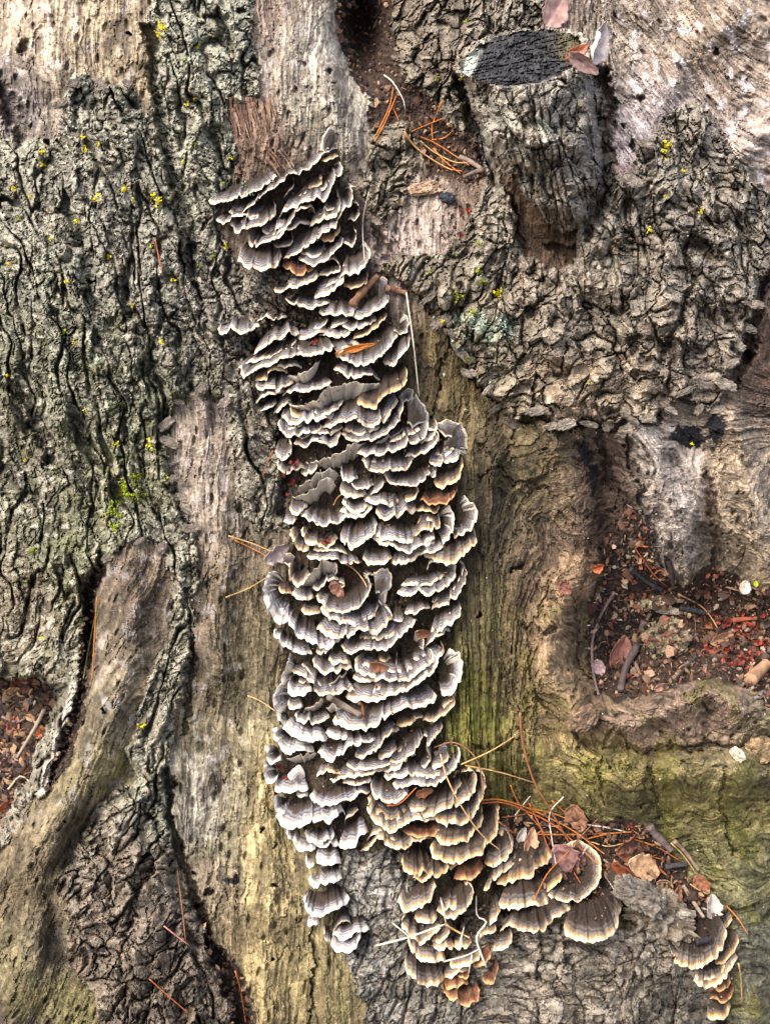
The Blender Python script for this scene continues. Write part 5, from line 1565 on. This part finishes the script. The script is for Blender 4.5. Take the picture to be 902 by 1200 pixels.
# ---- crumbs: uncountable fine litter
def chips(name, pts, size, cols, seed, flat=0.45, lift=0.6, wfun=None):
    rs = np.random.default_rng(seed)
    pts = np.asarray(pts, float)
    n = len(pts)
    w = (top(pts[:, 0], pts[:, 1]) if wfun is None else wfun(pts)) + lift
    C = frame(pts[:, 0], pts[:, 1], w)
    base = np.array([[1,0,0],[0.3,0.9,0.1],[-0.8,0.5,0],[-0.7,-0.6,0.1],[0.4,-0.8,0],[0,0.1,1.0],[0,0,-1.0]])
    f0 = np.array([[0,1,5],[1,2,5],[2,3,5],[3,4,5],[4,0,5],[1,0,6],[2,1,6],[3,2,6],[4,3,6],[0,4,6]])
    sc_ = size[0] + (size[1] - size[0]) * rs.random(n) ** 2.2
    asp = 0.14 + 0.86 * rs.random(n) ** 1.4
    a = rs.random((n, 3)) * 2 * np.pi
    a[:, 1:] = (a[:, 1:] - np.pi) * 0.28
    B = base[None] * np.stack([sc_, sc_ * asp, sc_ * flat], -1)[:, None] * (0.75 + 0.5 * rs.random((n, 7, 1)))
    c, s_ = np.cos(a), np.sin(a)
    x, y, z = B[..., 0], B[..., 1], B[..., 2]
    y, z = y * c[:, 1:2] - z * s_[:, 1:2], y * s_[:, 1:2] + z * c[:, 1:2]
    x, z = x * c[:, 2:3] + z * s_[:, 2:3], -x * s_[:, 2:3] + z * c[:, 2:3]
    x, y = x * c[:, 0:1] - y * s_[:, 0:1], x * s_[:, 0:1] + y * c[:, 0:1]
    P = np.stack([x, y, z], -1) + C[:, None]
    F = (f0[None] + (np.arange(n) * 7)[:, None, None]).reshape(-1, 3)
    col = np.array([lin(q) for q in cols])[rs.integers(0, len(cols), n)] * (0.6 + 0.8 * rs.random((n, 1)))
    o = make_mesh(name, world_of(P).reshape(-1, 3), F, M_LITTER, np.clip(np.repeat(col, 7, 0), 0.003, 0.85), smooth_shade=False)
    return tag(o, kind='stuff')
def scatter(poly, n, seed):
    rs = np.random.default_rng(seed)
    P = np.asarray(poly, float)
    out = []
    while len(out) < n:
        q = np.stack([rs.uniform(P[:, 0].min(), P[:, 0].max(), n * 2), rs.uniform(P[:, 1].min(), P[:, 1].max(), n * 2)], -1)
        out += q[sdf(P, q[:, 0], q[:, 1]) < 0].tolist()
    return out[:n]
EARTH = [(58,44,36),(74,56,44),(44,36,32),(96,70,52),(120,92,70),(52,44,44),(150,120,92),(88,60,48),(40,36,38)]
def clip_box(pl): return [(min(max(x, -40), 960), min(max(y, -40), 1240)) for x, y in pl]
chips('soil_crumbs', scatter(clip_box(SOILS['hollow'][1]), 3000, 1), (0.9, 6.0), EARTH + [(170,150,130),(130,70,52),(120,100,86)], 1)
chips('soil_crumbs', scatter(SOILS['ledge'][1], 1700, 2), (0.9, 5.5), EARTH + [(140,96,70)], 2, wfun=lambda p: surf(p[:, 0], p[:, 1]) + 8 * np.random.default_rng(2).random(len(p)) ** 2)
chips('cap_debris', scatter([(655,1005),(690,1000),(694,1030),(670,1046),(655,1040)], 90, 8) + scatter([(680,1040),(715,1030),(720,1075),(680,1082),(668,1075)], 110, 9) + scatter([(800,1100),(830,1085),(838,1110),(815,1122)], 50, 10) + scatter(HUMUS_SHADE, 700, 12), (0.5, 2.4), EARTH, 12)
chips('soil_crumbs', scatter(clip_box(SOILS['crotch'][1]), 1300, 3), (0.9, 4.5), EARTH, 3)
chips('soil_crumbs', scatter(clip_box(SOILS['gap'][1]), 250, 4), (0.9, 5), EARTH, 4)
chips('soil_crumbs', scatter(SOILS['cleft'][1], 300, 5), (0.9, 4), EARTH, 5)
chips('fungus_crumbs', scatter(HUMUS_SHADE, 2200, 6), (0.6, 2.6), EARTH + [(150,140,130)], 6, lift=0.2, wfun=lambda p: surf(p[:, 0], p[:, 1]) + 2 + np.random.default_rng(6).random(len(p)) * 6)
chips('bark_dust', scatter([(-10,-10),(912,-10),(912,1210),(-10,1210)], 900, 7), (0.4, 1.3), [(200,194,184),(160,150,136),(90,76,62)], 7, lift=0.1)

DULL = [(104,78,60),(84,62,50),(122,96,76),(92,60,48),(70,56,48),(140,112,88)]
chips('leaf_fragments', scatter(clip_box(SOILS['hollow'][1]), 260, 41), (4, 11), DULL, 41, 0.10, 2.0)
chips('leaf_fragments', scatter(SOILS['ledge'][1], 150, 42), (4, 10), DULL, 42, 0.10, 1.0, wfun=lambda p: surf(p[:, 0], p[:, 1]) + 8)
chips('leaf_fragments', scatter(clip_box(SOILS['crotch'][1]), 110, 43), (3, 8), DULL, 43, 0.10, 1.5)
# ---- loose flakes where the bark breaks off
fk = random.Random(12)
for line in ([(551,436),(586,476),(606,496),(628,486),(656,506),(668,492),(716,497),(771,488),(801,462),(833,484),(851,450),(868,408),(884,355)], [(196,500),(205,560),(228,620)], [(72,120),(88,94),(150,100)], [(132,650),(160,636),(190,642)],
             [(500,352),(520,386),(551,436)], [(264,470),(235,458),(205,470)], [(716,190),(736,214),(754,168)]):
    q, L_ = catmull(line, max(3, int(math.dist(line[0], line[-1]) / 17)))
    for (pu, pv) in q:
        pu += fk.uniform(-5, 5); pv += fk.uniform(-5, 5)
        g = fk.randint(96, 140)
        o = lump_mesh('bark_flake', (pu, pv), fk.uniform(6, 13), fk.uniform(3, 6), fk.uniform(1.8, 3.2), fk.uniform(-0.9, 0.9), (g, int(g * 0.93), int(g * 0.84)), M_BARK, fk.randint(20, 999), 0.45, sink=0.45, res=(22, 14))
        o.parent = tree

# ---- moss and yellow lichen tufts
def tufts(name, spots, cols, seed, dens, gs):
    pts = []
    rs = np.random.default_rng(seed)
    for (u, v, r) in spots:
        k = int(dens * r * r) + 4
        a = rs.random(k) * 6.283; q = np.sqrt(rs.random(k)) * r * (0.6 + 0.5 * np.sin(a * 3 + u))
        pts += np.stack([u + q * np.cos(a), v + q * np.sin(a)], -1).tolist()
    o = chips(name, pts, gs, cols, seed, 0.9, 0.3)
    o.data.materials[0] = M_MOSS
    return o
YL = [(189,33,7),(186,40,4),(50,178,5),(50,193,3),(100,175,4),(116,169,3),(97,161,2.5),(146,221,4.5),(112,233,4),(117,228,2),(185,235,6),(181,228,3),(157,235,2.5),(17,220,3),(35,230,2.5),(231,55,3),(220,122,3),(228,116,2),(270,185,2.5),(265,289,3),
      (90,260,3),(177,289,2.5),(155,357,3),(80,330,3),(87,401,3),(189,401,3),(202,327,3),(137,520,3.5),(175,523,4),(174,515,2),(47,748,3),(167,851,4),(782,170,6),(778,176,4),(779,186,2),(801,201,2.5),(761,270,3.5),(821,248,3.5),(779,230,2.5),(583,344,6),(518,376,3),(540,92,2),
      (9,440,2),(60,280,2.5),(10,310,3),(128,300,2.5),(214,190,2.5),(100,480,2),(30,540,2),(810,520,2),(196,560,2)]
tufts('yellow_lichen', [(a, b, c * 1.3) for a, b, c in YL], [(228,206,20),(236,214,50),(206,190,14),(214,200,80)], 21, 0.8, (0.7, 2.2))
MS = [(145,580,18),(132,600,12),(135,617,9),(38,645,7),(160,560,9),(536,348,7),(566,330,6),(553,365,5),(560,318,4),(548,422,3.5),(505,318,3),(232,310,4),(100,330,3),(250,300,4),(690,450,2),(229,170,3),(120,70,0.5),(22,255,3),(76,390,4),(215,70,3),(165,580,6),(880,5,0.5),(262,215,3),(560,285,4),(545,25,4),(512,92,4)]
tufts('moss', MS, [(118,134,26),(144,156,34),(92,108,22),(160,164,56)], 22, 0.9, (0.7, 2.2))
ML = [(565,382,14),(592,386,13),(553,372,6),(600,396,7),(545,395,4),(530,400,3),(542,408,3),(508,372,3),(520,440,2.5),(545,480,2.5),(290,225,10),(285,215,6),(574,448,2.5),(560,500,2),(601,540,2),(300,110,5),(200,110,5),(110,250,6),(60,300,7),(30,330,6),(90,150,6),(255,140,6),(480,316,5),(500,306,4)]
tufts('mint_lichen', ML, [(176,190,168),(160,176,152),(196,206,186)], 23, 0.35, (0.6, 1.9))

# ---- the leaf-strewn ground at the lower left
def ground_at(pts):
    """frame depth where the picture ray meets the ground"""
    P = np.asarray(pts, float)
    ws = np.linspace(150, -900, 420)
    f = world_of(frame(np.repeat(P[:, :1], 420, 1), np.repeat(P[:, 1:], 420, 1), np.repeat(ws[None], len(P), 0)))
    hit = f[..., 2] < ground_z(f[..., 0], f[..., 1])
    return np.where(hit.any(1), ws[np.argmax(hit, 1)], -900)
chips('leaf_mould', scatter([(-900,300),(-70,300),(-70,1250),(-900,1250)], 2500, 33), (3, 16), [(58,44,36),(74,56,44),(96,70,52),(120,92,70),(112,84,66),(150,126,104),(96,62,50)], 33, 0.25, 4.0, wfun=ground_at)
GP = scatter([(-60,740),(90,790),(80,850),(50,920),(10,990),(-60,1060)], 2400, 31)
chips('leaf_mould', GP, (1.5, 10), EARTH + EARTH + [(112,84,66),(150,126,104),(96,62,50),(170,156,140),(130,122,114)], 31, 0.3, 4.0, wfun=ground_at)
GL = [((14,812),26,18,20,(196,160,116),'tan leaf scrap on the ground at the left edge'),((26,800),30,20,-30,(124,58,46),'dark red leaf on the ground behind the left root'),((44,792),24,16,60,(132,70,54),'red-brown leaf on the ground highest beside the root'),
      ((16,850),28,16,80,(150,92,70),'rusty leaf on the ground at mid height of the left edge'),((48,858),16,10,60,(184,100,58),'orange scrap on the ground next to the mossy root edge'),((30,840),20,12,-60,(110,92,84),'grey-brown leaf on the ground in the middle left'),
      ((10,945),28,18,30,(146,80,56),'rust leaf on the ground low at the left edge'),((30,915),22,14,-20,(112,84,70),'brown leaf on the ground beside the bent pale stalk'),((8,895),22,14,60,(104,76,66),'dull brown leaf on the ground below the pale twig'),((34,822),12,9,10,(206,206,212),'small white scrap on the ground behind the left root'),
      ((20,970),20,14,10,(92,72,62),'dark leaf on the ground at the foot of the left root'),((60,815),18,12,40,(120,100,86),'grey leaf on the ground touching the mossy root edge')]
for i, (pt, a_, b_, an, col, lab) in enumerate(GL):
    w0 = ground_at([pt])[0]
    i0 = int(round((pt[1] - DV0) / 2)); j0 = int(round((pt[0] - DV0) / 2))
    dm[i0 - 3:i0 + 4, j0 - 3:j0 + 4] = w0
    leaf(pt, a_, b_, R_(an), 0.3, 0.5, 0.5, col, lab, 0.4, i + 60, lift=5, crumple=0.08)
for i, (pts, r, col, lab) in enumerate([([(52,832),(40,855),(20,888)], 3.0, (150,138,122), 'pale grey twig lying on the ground behind the left root'),([(10,925),(24,910),(38,918)], 1.4, (190,176,156), 'bent pale stalk on the ground at the left edge'),([(3,840),(20,846),(30,842)], 2.2, (120,104,92), 'short grey twig on the ground at the left edge')]):
    for (pu, pv) in pts:
        w0 = ground_at([(pu, pv)])[0]
    P_ = np.array(pts, float)
    q, L = catmull(pts, 40)
    for (pu, pv), w0 in zip(q, ground_at(q)):
        i0 = int(round((pv - DV0) / 2)); j0 = int(round((pu - DV0) / 2)); dm[i0 - 2:i0 + 3, j0 - 2:j0 + 3] = w0
    tag(tube('twig', pts, r, col, lift=4, sides=8, knob=0.2, n=16, seed=i + 400), lab, 'twig', 'twigs on the ground')

# ---- frayed rotten splinters on the bare wood at the top of the column: parts of the tree
sr = random.Random(9)
for i in range(34):
    u0, v0 = sr.uniform(270, 318), sr.uniform(112, 138)
    ln_ = sr.uniform(26, 62) * (1 - 0.5 * (u0 - 270) / 48)
    dx = sr.uniform(0.12, 0.32)
    pts = [(u0, v0), (u0 + dx * ln_ * 0.5 + sr.uniform(-1.5, 1.5), v0 + ln_ * 0.5), (u0 + dx * ln_, v0 + ln_)]
    if i > 27:
        u0, v0 = sr.uniform(312, 330), sr.uniform(174, 186)
        pts = [(u0, v0), (u0 + 9, v0 + 10), (u0 + 16, v0 + 22)]
    o = tube('splinter', pts, sr.uniform(1.4, 2.8), [(150,122,102),(132,102,84),(166,142,122),(118,90,74)][i % 4], M_WOOD, lift=-0.8 + sr.uniform(-0.6, 1.2), sides=5, taper=0.8, knob=0.5, n=16, seed=i + 500, follow=True)
    o.data.polygons.foreach_set('use_smooth', [False] * len(o.data.polygons))
    o.parent = tree
